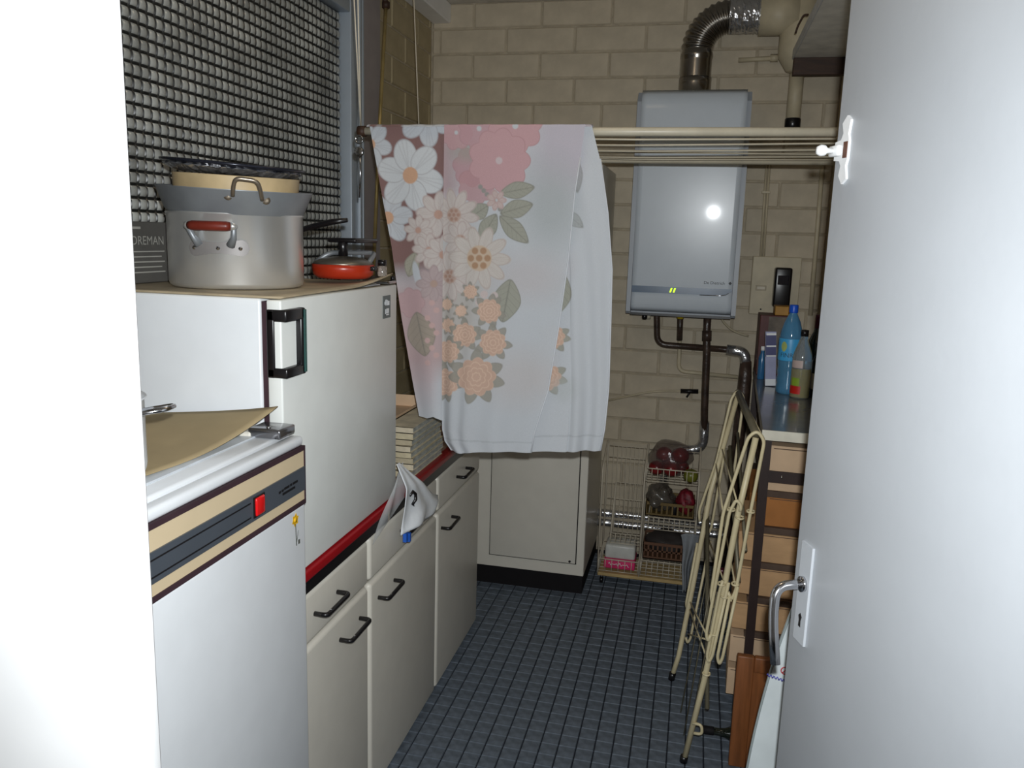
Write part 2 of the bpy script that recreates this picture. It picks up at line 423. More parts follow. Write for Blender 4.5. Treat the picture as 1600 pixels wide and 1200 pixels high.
# kraft sheet lying on it, its corner curling up
def sheet(u, v):
    # u along Y from the near end, v from the wall to the front edge
    y = .985 + u*.545
    x = -1.36 + v*(.455 + .055*u*u)
    z = 1.2715 + .004*math.sin(5*u+2*v) + .052*max(0,(u-.45)/.55)**2*v**2 + .012*max(0,u-.5)*math.sin(4*v)
    return (x, y, z)
ks = obj('kraft_sheet', MB().grid(sheet, 30, 24), M_paper, None, (-1.15, 1.25, 1.2675)); tag(ks, 'brown kraft paper sheet with a curled corner on top of the low refrigerator', 'paper')
sm = ks.modifiers.new('thick', 'SOLIDIFY'); sm.thickness = .0015; sm.offset = 1

# white enamel pot, mostly hidden by the jamb
ep = thing('enamel_pot', 'white enamel pot with a brown lid knob half hidden by the door jamb', 'pot', (-.970, 1.10, 1.2765))
c = (-.970, 1.10, 1.2785)
obj('pot_body', MB().lathe([(0,0),(.092,0),(.098,.008),(.1,.018),(.1,.128),(.104,.132),(.1,.134),(.096,.13),(.096,.02),(0,.012)], c, 40), M_enamel, ep)
obj('lid', MB().lathe([(.103,.133),(.08,.146),(.03,.155),(0,.156)], c, 40), M_enamel, ep)
obj('lid_knob', MB().lathe([(.008,.155),(.01,.165),(.022,.172),(.024,.185),(.014,.195),(0,.197)], c, 20), mat('brown_knob', srgb(110,58,36), .5), ep)
obj('pot_handle', MB().tube(fillet([(-.877,1.13,1.391),(-.832,1.165,1.398),(-.825,1.125,1.398),(-.875,1.085,1.391)], .015, 5), .004, 8), M_chrome, ep)

# ------------------------------------------------------------------ base cabinets and worktop
CX = -.854
wt = thing('worktop', 'red edged worktop with a black underband over the base cabinets', 'worktop', (-1.13, 2.4, .85))
obj('top_board', MB().box(-1.425, CX-.012, 1.56, 3.245, .868, .898), mat('worn_worktop', srgb(150,120,104), .5, var=.08), wt)
obj('red_edge', MB().box(CX-.03, CX+.006, 1.56, 3.247, .872, .899, .006, 3), M_red, wt)
obj('black_band', MB().box(CX-.03, CX+.002, 1.56, 3.247, .842, .872), M_black, wt)
obj('band_joint', MB().box(CX, CX+.0035, 2.172, 2.178, .843, .871), M_tan, wt)
def cab_handle(name, parent, y, z, l=.128):
    h = obj(name, MB().tube(fillet([(CX-.002,y-l/2,z),(CX+.034,y-l/2,z),(CX+.034,y+l/2,z),(CX-.002,y+l/2,z)], .012, 5), .0062, 10), M_black, parent)
    obj('end_screw', MB().lathe([(.003,0),(.003,.0015),(0,.002)], (CX+.034, y-l/2+.02, z+.0058), 8), M_chrome, h)
    return h
units = [(1.575, 2.028, 1.755, 1.895, 'cream base cabinet next to the low refrigerator'),
         (2.034, 2.652, 2.345, 2.160, 'cream base cabinet between its two neighbours, the white bag hanging in front'),
         (2.658, 3.240, 2.955, 2.765, 'cream base cabinet at the far end nearest the boiler wall')]
for (y0, y1, hd, hq, lab) in units:
    u = thing('base_cabinet', lab, 'cabinet', (-1.13, (y0+y1)/2, 0), group='base cabinets under the red edged worktop')
    obj('carcass', MB().box(-1.42, CX-.026, y0-.002, y1+.002, .02, .841), M_cream, u)
    obj('plinth', MB().box(-1.40, CX-.030, y0, y1, 0, .02), M_blackmat, u)
    d = obj('drawer', MB().box(CX-.025, CX, y0+.004, y1-.004, .706, .836, .014, 4), M_cream, u)
    cab_handle('handle', d, hd, .772)
    q = obj('door', MB().box(CX-.025, CX+.001, y0+.004, y1-.004, .012, .697, .017, 5), M_cream, u)
    cab_handle('handle', q, hq, .632)

# ------------------------------------------------------------------ small freezer on the worktop
ZB, ZT, ZY0, ZY1 = .90, 1.545, 1.563, 2.245
fz = thing('tabletop_freezer', 'white tabletop freezer with a black recessed handle standing on the worktop', 'freezer', (-1.12, 1.9, ZB))
obj('cabinet_body', MB().box(-1.41, -.905, ZY0, ZY1, ZB+.012, ZT, .006, 2), M_enamel, fz)
obj('foot_rail', MB().box(-1.38, -.92, ZY0+.03, ZY1-.03, ZB-.001, ZB+.013), M_blackmat, fz)
obj('gasket', MB().box(-.906, -.890, ZY0+.006, ZY1-.006, ZB+.012, ZT-.006), M_darkgasket, fz)
zd = obj('freezer_door', MB().box(-.891, -.856, ZY0, ZY1, ZB+.004, ZT-.002, .004, 2), M_frzdoor, fz)
# handle: a frame around the recessed near edge of the door
hh = MB(); hy0, hy1, hz0, hz1 = ZY0-.004, ZY0+.085, 1.375, 1.523
hh.box(-.890, -.842, hy0, hy1, hz1-.026, hz1, .004, 2).box(-.890, -.842, hy0, hy1, hz0, hz0+.022, .004, 2)
hh.box(-.882, -.842, hy1-.020, hy1, hz0, hz1, .004, 2).box(-.890, -.872, hy0, hy0+.022, hz0, hz1, .003, 2)
hd_ = obj('handle', hh, M_black, zd)
obj('green_edge', MB().box(-.846, -.8405, hy1-.011, hy1+.0008, hz0+.004, hz1-.004, .001, 1), mat('green_edge', srgb(38,84,78), .35), hd_)
bd = obj('badge', MB().box(-.857, -.8545, 2.135, 2.192, 1.452, 1.516, .0008, 1), mat('badge_grey', srgb(98,106,106), .5), zd)
mb = MB()
for y0, y1, z0, z1 in [(2.146,2.149,1.488,1.500),(2.146,2.156,1.488,1.4905),(2.153,2.156,1.488,1.505),(2.159,2.162,1.488,1.505),(2.162,2.168,1.496,1.498),(2.167,2.170,1.488,1.503),(2.172,2.182,1.488,1.500),
                       (2.152,2.178,1.460,1.464),(2.152,2.156,1.460,1.478),(2.160,2.178,1.466,1.479)]:
    mb.box(-.8548, -.8538, y0, y1, z0, z1)
obj('badge_marks', mb, M_enamel, bd)
# worn corrugated board on the freezer
def fboard(u, v):
    x = -1.39 + v*(.535-.012*math.sin(3*u)); y = ZY0-.006 + u*.66
    z = 1.5465 + .002*math.sin(7*u)*0 + .028*max(0, (u-.6)/.4)**1.6*max(0, (v-.82)/.18)**1.5
    return (x, y, z)
fb = obj('cardboard_sheet', MB().grid(fboard, 26, 14), mat('stained_board', srgb(176,160,132), .75, var=.12, scale=9), None, (-1.12, 1.9, 1.546)); tag(fb, 'stained flat cardboard sheet under the stockpot on the freezer', 'cardboard')
so = fb.modifiers.new('thick', 'SOLIDIFY'); so.thickness = .004; so.offset = 1
hz = thing('metal_clip', 'small chromed clip on the far front corner of the freezer top', 'clip', (-.868, 2.225, 1.5465))
obj('clip_plate', MB().box(-.90, -.858, 2.19, 2.246, 1.5465, 1.5545, .002, 1), M_chrome, hz)
obj('clip_knob', MB().lathe([(.007,0),(.007,.012),(0,.014)], (-.866,2.238,1.5545), 10), M_black, hz)

# ------------------------------------------------------------------ pots on the freezer
PC = (-1.100, 1.80, 1.5525)
pot = thing('stockpot', 'large aluminium stockpot with a red wooden side grip on the freezer', 'stockpot', PC)
R0 = .157
obj('pot_body', MB().lathe([(0,0),(R0-.010,0),(R0-.003,.004),(R0,.012),(R0,.168),(R0+.003,.171),(R0+.001,.174),(R0-.003,.172),(R0-.004,.014),(0,.006)], PC, 72), M_alu, pot)
# side grip towards the camera: pot local frame
ga = math.atan2(-1.80, 1.108) - math.radians(4)       # direction from the pot to the camera
gd = Vector((math.cos(ga), math.sin(ga), 0)); gt = Vector((-gd.y, gd.x, 0))
def P(a, d, h): return Vector(PC) + gt*a + gd*d + Vector((0,0,h))
def onpot(a, h, out=0.): return P(R0*math.sin(a/R0), R0*math.cos(a/R0)+out, h)
off = -.038
# bracket plate riveted to the wall, following its curve
def plate_h(a):
    e0, e1 = off-.045, off+.058
    if a < e0: q = math.sqrt(max(0, .018**2-(a-e0)**2)); return .092-q, .092+q
    if a > e1: q = math.sqrt(max(0, .018**2-(a-e1)**2)); return .094-q, .094+q
    t = (a-e0)/(e1-e0); k = math.sin(PI*t); return .074+.006*k+.002*t, .110-.005*k+.002*t
m1 = MB(); n = 40; vs_ = []
for i in range(n+1):
    a = off-.0628+.1386*i/n; lo_, hi_ = plate_h(a)
    vs_ += [onpot(a, lo_, -.001), onpot(a, lo_, .0035), onpot(a, hi_, .0035), onpot(a, hi_, -.001)]
m1.add(vs_, [(4*i+k, 4*i+k+1, 4*i+k+5, 4*i+k+4) for i in range(n) for k in range(3)])
br = obj('handle_bracket', m1, mat('cast_bracket', srgb(132,128,126), .5, .3), pot)
for e0, e1, e2 in ((-.035,-.048,-.060), (.035,.043,.045)):
    obj('bracket_arm', MB().tube([onpot(off+e0,.099,.004), onpot(off+e1,.116,.014), onpot(off+e2,.138,.030)], [.010,.007,.006], 8), M_aludull, br)
for a in (-.048, .008, .056):
    obj('rivet', MB().lathe([(.005,-.002),(.0045,.001),(0,.0028)], onpot(off+a,.093,.004), 10, rot=gd.to_track_quat('Z','Y').to_matrix()), M_chrome, br)
obj('grip', MB().tube([onpot(off-.055,.142,.031), onpot(off-.048,.142,.033), onpot(off+.03,.142,.033), onpot(off+.037,.142,.031)], [.0095,.0108,.0108,.0095], 14), mat('red_wood', srgb(104,36,24), .4, var=.15), pot)
for e0, e1, e2 in ((-.069,-.064,-.054), (.052,.046,.036)):
    obj('grip_cap', MB().tube([onpot(off+e0,.142,.028), onpot(off+e1,.142,.030), onpot(off+e2,.142,.031)], [.004,.0085,.0095], 12), M_alu, pot)

# flared pan resting in the stockpot's mouth
Z1 = PC[2]+.168
C1 = (PC[0], PC[1], Z1)
pan = thing('flared_pan', 'grey flared pan with an arched handle resting on the stockpot mouth', 'pan', C1)
tilt = Euler((math.radians(2.2), math.radians(2.6), 0)).to_matrix()
obj('pan_body', MB().lathe([(0,-.012),(.124,-.012),(.148,.000),(.160,.012),(.179,.062),(.1805,.064),(.178,.064),(.157,.014),(.122,-.008),(0,-.008)], C1, 72, rot=tilt), M_aludull, pan)
def Q(a, d, h):
    return Vector(C1) + gt*a + gd*d + Vector((0,0,h))
hp = obj('arch_handle', MB().tube(fillet([Q(.006,.176,.040), Q(.008,.186,.056), Q(.014,.200,.078), Q(.060,.198,.074), Q(.066,.184,.052), Q(.068,.168,.034)], .016, 5), .0048, 10), mat('bronze_handle', srgb(150,138,122), .35, .8), pan)
for a, h, d_ in ((-.004, .040, .1725), (.076, .034, .1555)):
    obj('handle_lug', MB().lathe([(.0095,-.004),(.0095,.002),(.004,.0035),(0,.0045)], Q(a,d_,h), 16, rot=gd.to_track_quat('Z','Y').to_matrix()), MATS['bronze_handle'], pan)

# tan bowl with a black foil lined dish on it
C2 = (PC[0]+.004, PC[1], Z1+.0)
bowl = obj('tan_bowl', MB().lathe([(0,.0),(.124,.0),(.138,.02),(.143,.06),(.145,.090),(.146,.094),(.142,.094),(.137,.06),(.124,.014),(0,.01)], C2, 64, rot=tilt), mat('tan_glaze', srgb(184,162,124), .45, var=.12, scale=10), None, C2)
tag(bowl, 'tan mixing bowl nested inside the flared pan', 'bowl')
C3 = (PC[0]-.002, PC[1], Z1+.096)
tilt2 = Euler((math.radians(1.5), math.radians(4.2), 0)).to_matrix()
dish = thing('round_dish', 'dark round dish with crinkled foil underneath on top of the pan stack', 'dish', C3)
obj('dish_rim', MB().lathe([(.125,.006),(.145,.012),(.159,.019),(.166,.021),(.1665,.025),(.160,.027),(.14,.022),(.10,.018),(0,.016)], C3, 64, rot=tilt2), mat('dark_enamel', srgb(40,42,52), .2, .4), dish)
prof = [(0,.0),(.118,.0),(.139,.004),(.157,.0135),(.152,.017),(.11,.013)]
mf = MB().lathe(prof, C3, 90, rot=tilt2)
mf.v = [(x+random.uniform(-.0025,.0025), y+random.uniform(-.0025,.0025), z+random.uniform(-.0022,.0022)) for x, y, z in mf.v]; mf.s = [False]*len(mf.s)
obj('foil', mf, M_foil, dish)

# long handled frying pan behind
fp = thing('frying_pan', 'frying pan with a long black handle lying behind the stockpot', 'frying pan', (-1.22, 2.10, 1.553))
cc = (-1.225, 2.095, 1.553)
obj('pan_body', MB().lathe([(0,0),(.085,0),(.112,.04),(.114,.041),(.110,.041),(.083,.004),(0,.004)], cc, 40), M_blackmat, fp)
obj('pan_handle', MB().tube([(-1.135,2.10,1.592),(-1.09,2.10,1.69),(-1.045,2.10,1.703),(-.99,2.10,1.716),(-.945,2.10,1.722)], [.007,.009,.008,.0085,.006], 10), M_black, fp)

# orange pressure cooker lid pan at the far corner
pc = thing('pressure_cooker', 'orange casserole with a dull metal lid and black screw knob on the freezer', 'pressure cooker', (-.965, 2.11, 1.562))
c4 = (-.965, 2.115, 1.5635)
obj('pot_body', MB().lathe([(0,0),(.070,0),(.082,.010),(.085,.026),(.085,.038),(.080,.038),(.078,.012),(0,.006)], c4, 48), mat('orange_enamel', srgb(168,46,22), .3, var=.06), pc)
obj('lid', MB().lathe([(.084,.037),(.080,.044),(.06,.053),(.03,.059),(0,.061)], c4, 48), mat('dull_lid', srgb(128,122,112), .35, .8), pc)
obj('clamp_bar', MB().tube(fillet([(-1.035,2.09,1.606),(-1.0,2.10,1.632),(-.93,2.26,1.632),(-.895,2.13,1.606)], .03, 5), .007, 8), M_aludull, pc)
kn = obj('screw_knob', MB().lathe([(.013,.060),(.013,.096),(.010,.100),(0,.100)], c4, 16), M_black, pc)
obj('knob_bar', MB().box(-1.008, -.922, 2.105, 2.265, 1.660, 1.673, .005, 2), M_black, kn)
obj('side_lug', MB().box(-.884, -.868, 2.105, 2.125, 1.586, 1.598, .003, 2), M_black, pc)
jr = thing('spice_jar', 'little clear jar with a black lid beside the orange casserole', 'jar', (-.885, 2.02, 1.56))
obj('jar_glass', MB().lathe([(0,0),(.012,0),(.013,.004),(.013,.026),(.010,.030)], (-.872,2.172,1.569), 16), mat('jar_glass', srgb(200,190,180), .1, trans=.7), jr)
obj('jar_lid', MB().lathe([(.0125,.030),(.0125,.046),(0,.047)], (-.872,2.172,1.569), 16), M_black, jr)
jr.location = (-.872, 2.172, 1.569)
for ch in jr.children: ch.data.transform(Matrix.Translation(Vector((-.885,2.02,1.56))-Vector(jr.location)))

# appliance carton beside the pot
bx = thing('appliance_carton', 'dark grey appliance carton with pale lettering by the window', 'box', (-1.33, 1.70, 1.552))
ry = Euler((0,0,math.radians(0))).to_matrix()
obj('carton_body', MB().box(-1.398, -1.318, 1.60, 1.915, 1.5525, 1.70, .002, 1), mat('carton_grey', srgb(92,90,86), .55, var=.06), bx)
mtx = MB().text('FOREMAN', .030, (-1.3178,1.683,1.645), (0,1,0), (0,0,1), .0006).box(-1.318, -1.3172, 1.690, 1.735, 1.682, 1.688)
for k in range(5): mtx.box(-1.318, -1.3172, 1.690, 1.822-.012*(k % 2), 1.577+.0125*k, 1.580+.0125*k)
obj('lettering', mtx, mat('carton_print', srgb(170,168,160), .6), bx)

# ------------------------------------------------------------------ books and bag on the worktop
zs = .8995
for k in range(8):
    t = random.uniform(.019, .024); dy = random.uniform(-.006, .006); dx = random.uniform(-.006, .004)
    pos = ['bottom magazine of the stack on the red edged worktop', 'second magazine from the bottom of the stack', 'third magazine from the bottom of the stack', 'fourth magazine from the bottom of the stack', 'fifth magazine from the bottom of the stack', 'sixth magazine from the bottom of the stack', 'second magazine from the top of the stack', 'topmost magazine of the stack beneath the pale box'][k]
    b = thing('magazine', pos, 'magazine', (-.98, 2.6, zs), group='magazines stacked on the worktop')
    x0, x1, y0, y1 = -1.09+dx, -.872+dx, 2.43+dy, 2.76+dy
    obj('pages', MB().box(x0+.003, x1-.003, y0+.003, y1-.003, zs+.0015, zs+t-.0015), mat('page_edges', srgb(176,178,172), .8, var=.25, scale=30, stretch=(1,1,30)), b)
    obj('cover', MB().box(x0, x1, y0, y1, zs, zs+.0015).box(x0, x1, y0, y1, zs+t-.0015, zs+t).box(x0, x1, y0, y0+.002, zs, zs+t),
        mat('cover_%d' % (k % 3), [srgb(206,194,162), srgb(214,202,176), srgb(190,178,150)][k % 3], .6, var=.12, scale=20), b)
    zs += t
cb = thing('open_carton', 'pale cardboard tray lying on the magazine stack', 'box', (-1.0, 2.54, zs))
obj('tray', MB().box(-1.085, -.965, 2.45, 2.74, zs, zs+.004).box(-1.085, -.965, 2.45, 2.454, zs, zs+.045).box(-1.085, -.965, 2.736, 2.74, zs, zs+.045)
    .box(-1.085, -1.081, 2.45, 2.74, zs, zs+.045).box(-.969, -.965, 2.45, 2.74, zs, zs+.012), M_cardpale, cb)

def bag(u, v):
    # v from the pinched top over the worktop edge to the wide bottom, u across
    w_ = min(1, v/.75)
    y = 2.222 + u*(.02+.33*w_**1.1) - .02*v
    z = 1.005 - v*(.215 - .02*u) - .075*u*(w_**1.1) + .05*u*max(0, v-.6)/.4 + .006*math.sin(9*u+6*v)*v
    x = -.846 + .030*min(1, v*3) + .024*v*math.sin(PI*u)*(.6+.4*math.sin(7*v+4*u)) + .009*math.sin(13*u+5*v)*v
    return (x, y, z)
bgt = thing('plastic_bag', 'crumpled white plastic bag hanging over the red worktop edge', 'plastic bag', (-.84, 2.26, .9))
M_bag = mat('white_polythene', srgb(232,236,240), .3, spec=.6, var=.02, bump=.5, bscale=26)
b1 = obj('bag_front', MB().grid(bag, 26, 26), M_bag, bgt)
b1.modifiers.new('t', 'SOLIDIFY').thickness = .002
def bagside(u, v):
    return (-.842+.012*math.sin(8*u+3*v)*v*(1-v)*3, 2.27-u*(.235*v+.02)+.01*v, 1.0-.045*u*v-v*(.118+.045*u)+.03*v*u)
b2 = obj('bag_flap', MB().grid(bagside, 18, 18), mat('thin_polythene', srgb(226,230,232), .35, alpha=.45, bump=.3, bscale=30), bgt)
obj('black_print', MB().tube([(-.816,2.256,.898),(-.812,2.272,.908),(-.808,2.286,.896),(-.806,2.284,.878),(-.810,2.268,.868),(-.812,2.284,.857)], [.0045,.006,.006,.006,.005,.003], 6), M_black, bgt)
obj('blue_tab', MB().box(-.826, -.814, 2.225, 2.241, .758, .786, .001, 1).box(-.822, -.810, 2.246, 2.258, .752, .780, .001, 1), mat('blue_print', srgb(34,92,190), .4), bgt)

# ------------------------------------------------------------------ tall cupboard against the back wall
tc = thing('tall_cupboard', 'tall cream cupboard with a black plinth behind the hanging cloth', 'cupboard', (-.75, 3.95, 0))
obj('carcass', MB().box(-1.06, -.438, 3.672, 4.235, .092, 2.02, .003, 1), M_cream, tc)
obj('face_frame', MB().box(-1.06, -.438, 3.655, 3.672, .092, 2.02, .002, 1), M_cream, tc)
obj('plinth', MB().box(-1.05, -.442, 3.660, 4.225, 0, .093), M_blackmat, tc)
dd = obj('door', MB().box(-.902, -.478, 3.645, 3.660, .155, 1.97, .002, 2), M_cream, tc)
obj('door_gap', MB().box(-.906, -.902, 3.652, 3.6555, .150, 1.975).box(-.478, -.474, 3.652, 3.6555, .150, 1.975).box(-.906, -.474, 3.652, 3.6555, .150, .155), M_blackmat, tc)
obj('keyhole', MB().lathe([(.006,-.002),(.006,.002)], (-.505,3.644,.165), 10, axis='y'), M_black, dd)

# ------------------------------------------------------------------ wall boiler, flue, pipes
BX0, BX1, BZ0, BZ1, BYF = -.325, .185, 1.345, 2.372, 3.90
bo = thing('wall_boiler', 'pale grey wall hung gas boiler with a dark blue display strip', 'boiler', (-.07, 4.2, BZ0))
# front cover: rounded at the top and bottom, faintly bowed
def cover(u, v):
    x = BX0+.022 + u*(BX1-BX0-.044)
    z = BZ0+.012 + v*(BZ1-BZ0-.012)
    e = 0.
    if v > .93: e = .045*((v-.93)/.07)**2
    if v < .04: e = .020*((.04-v)/.04)**2
    bow = -.028*(v-.5) - .005*(u-.5)
    return (x, BYF + bow + e + .008, z)
cvm = MB().grid(cover, 20, 44)
nv = len(cvm.v)
cv = obj('front_cover', cvm, M_grey, bo)
cv.modifiers.new('t', 'SOLIDIFY').thickness = .012; cv.modifiers['t'].offset = -1
def sidepoly(x, dx):
    return MB().prism([(BYF+.012,BZ0+.012),(BYF+.028,BZ0),(4.245,BZ0),(4.245,BZ1-.004),(BYF+.075,BZ1-.004),(BYF+.033,BZ1-.05)], (x,0,0), (0,1,0), (0,0,1), (dx,0,0))
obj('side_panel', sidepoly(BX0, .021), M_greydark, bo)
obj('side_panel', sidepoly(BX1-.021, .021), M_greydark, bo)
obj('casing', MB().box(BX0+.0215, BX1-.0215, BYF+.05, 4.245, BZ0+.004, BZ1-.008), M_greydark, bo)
def yface(z):
    v = (z-BZ0-.012)/(BZ1-BZ0-.012); return BYF-.028*(v-.5)+.008
mb = MB().prism([(BX0+.024,1.449),(BX1-.075,1.449),(BX1-.05,1.454),(BX1-.024,1.472),(BX1-.024,1.480),(BX0+.024,1.480)], (0,yface(1.465)-.0115,0), (1,0,0), (0,0,1), (0,.004,0))
ds = obj('display_strip', mb, mat('blue_strip', srgb(66,92,120), .25, coat=.4), bo)
obj('chrome_line', MB().tube([(BX1-.17,yface(1.449)-.0125,1.4478),(BX1-.075,yface(1.449)-.0125,1.4485),(BX1-.05,yface(1.454)-.012,1.453),(BX1-.03,yface(1.47)-.008,1.469)], .0018, 6), M_chrome, ds)
dg_ = MB()
for ox in (0, .016):
    dg_.prism([(ox,1.454),(ox+.008,1.454),(ox+.014,1.475),(ox+.006,1.475)], (-.125,yface(1.465)-.0128,0), (1,0,0), (0,0,1), (0,.001,0))
obj('lit_digits', dg_, mat('green_digits', srgb(196,255,40), .5, emit=1.3), ds)
obj('brand_lettering', MB().text('De Dietrich', .020, (.030,yface(1.507)-.0098,1.500), (1,0,0), (0,0,1), .001)
    .prism([(.142,1.507),(.150,1.515),(.158,1.507),(.150,1.499)], (0,yface(1.507)-.0108,0), (1,0,0), (0,0,1), (0,.0006,0)), mat('dark_print', srgb(34,38,44), .5), bo)
obj('bottom_tray', MB().box(BX0+.02, BX1-.02, BYF+.03, 4.24, BZ0-.006, BZ0+.004), M_black, bo)
mm = MB(); mm.lathe([(.013,0),(.013,-.022),(.009,-.028),(0,-.028)], (BX0+.085,4.02,BZ0-.006), 14)
obj('drain_plug', mm, M_black, bo)
mm = MB(); mm.lathe([(.012,0),(.012,-.03),(.0,-.03)], (BX0+.1,4.08,BZ0-.006), 14)
obj('valve_cap', mm, M_wirewhite, bo)

# flue: corrugated elbow, foil collar
FYc = 4.07
flu = thing('flue_pipe', 'corrugated steel flue elbow rising from the boiler top', 'flue pipe', (-.075, FYc, BZ1))
fx, fr_ = -.073, .071
obj('flue_collar', MB().lathe([(.078,0),(.078,.012),(.0745,.016),(.0745,.06),(.0745,.085)], (fx,FYc,BZ1-.01), 32), M_steel, flu)
el = MB(); ell = []; rad = []
R_ = .145; cxx, czz = fx+R_, 2.570
nseg = 96
pts = [(fx,FYc,BZ1+.07), (fx,FYc,2.49)]
path = [Vector((fx,FYc,BZ1+.06+(2.570-BZ1-.06)*i/20)) for i in range(20)]
path += [Vector((cxx-R_*math.cos(PI/2*i/nseg), FYc, czz+R_*math.sin(PI/2*i/nseg))) for i in range(nseg+1)]
for i, p in enumerate(path):
    if i < 14: rad.append(fr_)
    else: rad.append(fr_+.0036*math.sin((i-14)*2*PI/9))
obj('corrugated_elbow', MB().tube(path, rad, 28), M_steel, flu)
fo = MB(); L = 18
fpth = [Vector((cxx-.01+.135*i/L, FYc, czz+R_)) for i in range(L+1)]
fo.tube(fpth, [.074+random.uniform(-.003,.003) for _ in fpth], 30)
fo.v = [(x, y+random.uniform(-.003,.003), z+random.uniform(-.003,.003)) for x, y, z in fo.v]; fo.s = [False]*len(fo.s)
obj('foil_collar', fo, M_foil, flu)

td = thing('flue_tee', 'beige painted flue tee with a downpipe ending in a black cap', 'pipe', (.33, FYc, 2.6))
tz = czz+R_
obj('tee_inlet', MB().tube([(.195,FYc,tz),(.36,FYc,tz)], .088, 28), M_pipebeige, td)
obj('tee_body', MB().lathe([(.034,2.468),(.05,2.474),(.085,2.53),(.089,2.55),(.089,2.84)], (.378,FYc+.01,0), 32), M_pipebeige, td)
dn = obj('downpipe', MB().tube([(.384,4.12,2.50),(.384,4.12,2.262)], .033, 20), M_pipebeige, td)
obj('pipe_cap', MB().lathe([(.036,2.208),(.036,2.268),(.033,2.272)], (.384,4.12,0), 20), M_black, td)
obj('side_stub', MB().tube([(.12,4.215,2.553),(.295,4.20,2.557)], .011, 10), M_pipebeige, td)
obj('stub_nut', MB().tube([(.265,4.20,2.557),(.30,4.20,2.557)], .018, 6), M_pipebeige, td)

def pipe(name, label, pts, r, m, fil=.04, cat='pipe', nn=10, seg=5):
    o = obj(name, MB().tube(fillet(pts, fil, seg), r, nn), m, None, tuple(pts[0])); tag(o, label, cat); return o
t = thing('water_pipe', 'dark wrapped pipe running from the boiler to a foil elbow', 'pipe', (-.185, 4.1, 1.2))
obj('pipe_run', MB().tube(fillet([(-.185,4.10,1.342),(-.185,4.10,1.33),(-.175,4.115,1.178),(.19,4.115,1.172)], .05, 6), .0155, 12), M_pipeblack, t)
obj('foil_elbow', MB().tube(fillet([(.165,4.115,1.172),(.252,4.115,1.165),(.262,4.115,1.10)], .05, 6), .026, 14), M_foil, t)
obj('lower_leg', MB().tube([(.262,4.115,1.12),(.264,4.115,1.04),(.262,4.115,.86),(.255,4.115,.70),(.252,4.112,0.0)], [.027,.032,.034,.03,.03], 14), M_pipeblack, t)
t = thing('heating_pipe', 'dark wrapped riser under the boiler bending into foil behind the baskets', 'pipe', (.065, 4.1, 1.0))
obj('riser', MB().tube(fillet([(.062,4.08,1.34),(.063,4.075,1.25),(.070,4.072,1.17),(.080,4.09,.86),(.088,4.11,.745)], .05, 4), .0185, 12), M_pipeblack, t)
obj('riser_nut', MB().tube([(.064,4.075,1.265),(.066,4.074,1.215)], .023, 8), M_pipeblack, t)
obj('foil_bend', MB().tube(fillet([(.085,4.11,.80),(.088,4.12,.655),(-.03,4.12,.635),(-.10,4.13,.60),(-.10,4.13,.3)], .06, 7), .024, 14), M_foil, t)
t = thing('gas_pipe', 'beige gas pipe below a yellow valve under the boiler', 'gas pipe', (-.068, 4.15, 1.2))
obj('gas_valve', MB().tube([(-.070,4.13,1.342),(-.070,4.13,1.312)], .018, 6).box(-.092, -.048, 4.108, 4.122, 1.325, 1.338, .003, 1), mat('yellow_valve', srgb(196,170,24), .4), t)
obj('dark_sleeve', MB().tube([(-.070,4.14,1.318),(-.067,4.175,1.20)], .015, 10), M_pipeblack, t)
obj('pipe_run', MB().tube(fillet([(-.068,4.165,1.24),(-.064,4.19,1.15),(-.062,4.20,1.035),(.235,4.20,1.024)], .04, 6), .0105, 10), M_pipebeige, t)
t = thing('cold_water_pipe', 'thin beige pipe with a black stop tap along the wall below the boiler', 'pipe', (-.12, 4.2, .92))
obj('pipe_run', MB().tube(fillet([(-.436,4.215,.846),(-.20,4.215,.915),(-.08,4.215,.928),(.232,4.215,.936)], .1, 5), .0055, 8), M_pipebeige, t)
tp = obj('stop_tap', MB().tube([(-.045,4.205,.931),(.045,4.205,.935)], .012, 10), M_black, t)
obj('tap_lever', MB().tube([(.005,4.19,.935),(-.012,4.18,.905)], .0055, 8), M_black, tp)
for nm, z, lab in (('foil_pipe', .243, 'upper foil wrapped pipe behind the wire baskets'), ('foil_pipe', .188, 'lower foil wrapped pipe behind the wire baskets')):
    o = obj(nm, MB().tube([(-.47+.075*i, 4.175+random.uniform(-.002,.002), z+random.uniform(-.0015,.0015)) for i in range(12)], [.0195+random.uniform(-.0015,.0015) for i in range(12)], 14), M_foil, None, (-.1,4.175,z)); tag(o, lab, 'pipe', 'foil wrapped pipes along the back wall')
pipe('hose', 'thin grey cable drooping from the boiler to the shelf', [(.128,4.14,1.344),(.135,4.16,1.31),(.18,4.18,1.265),(.235,4.19,1.243),(.27,4.19,1.237)], .005, M_pipebeige, .05, 'cable', 8)

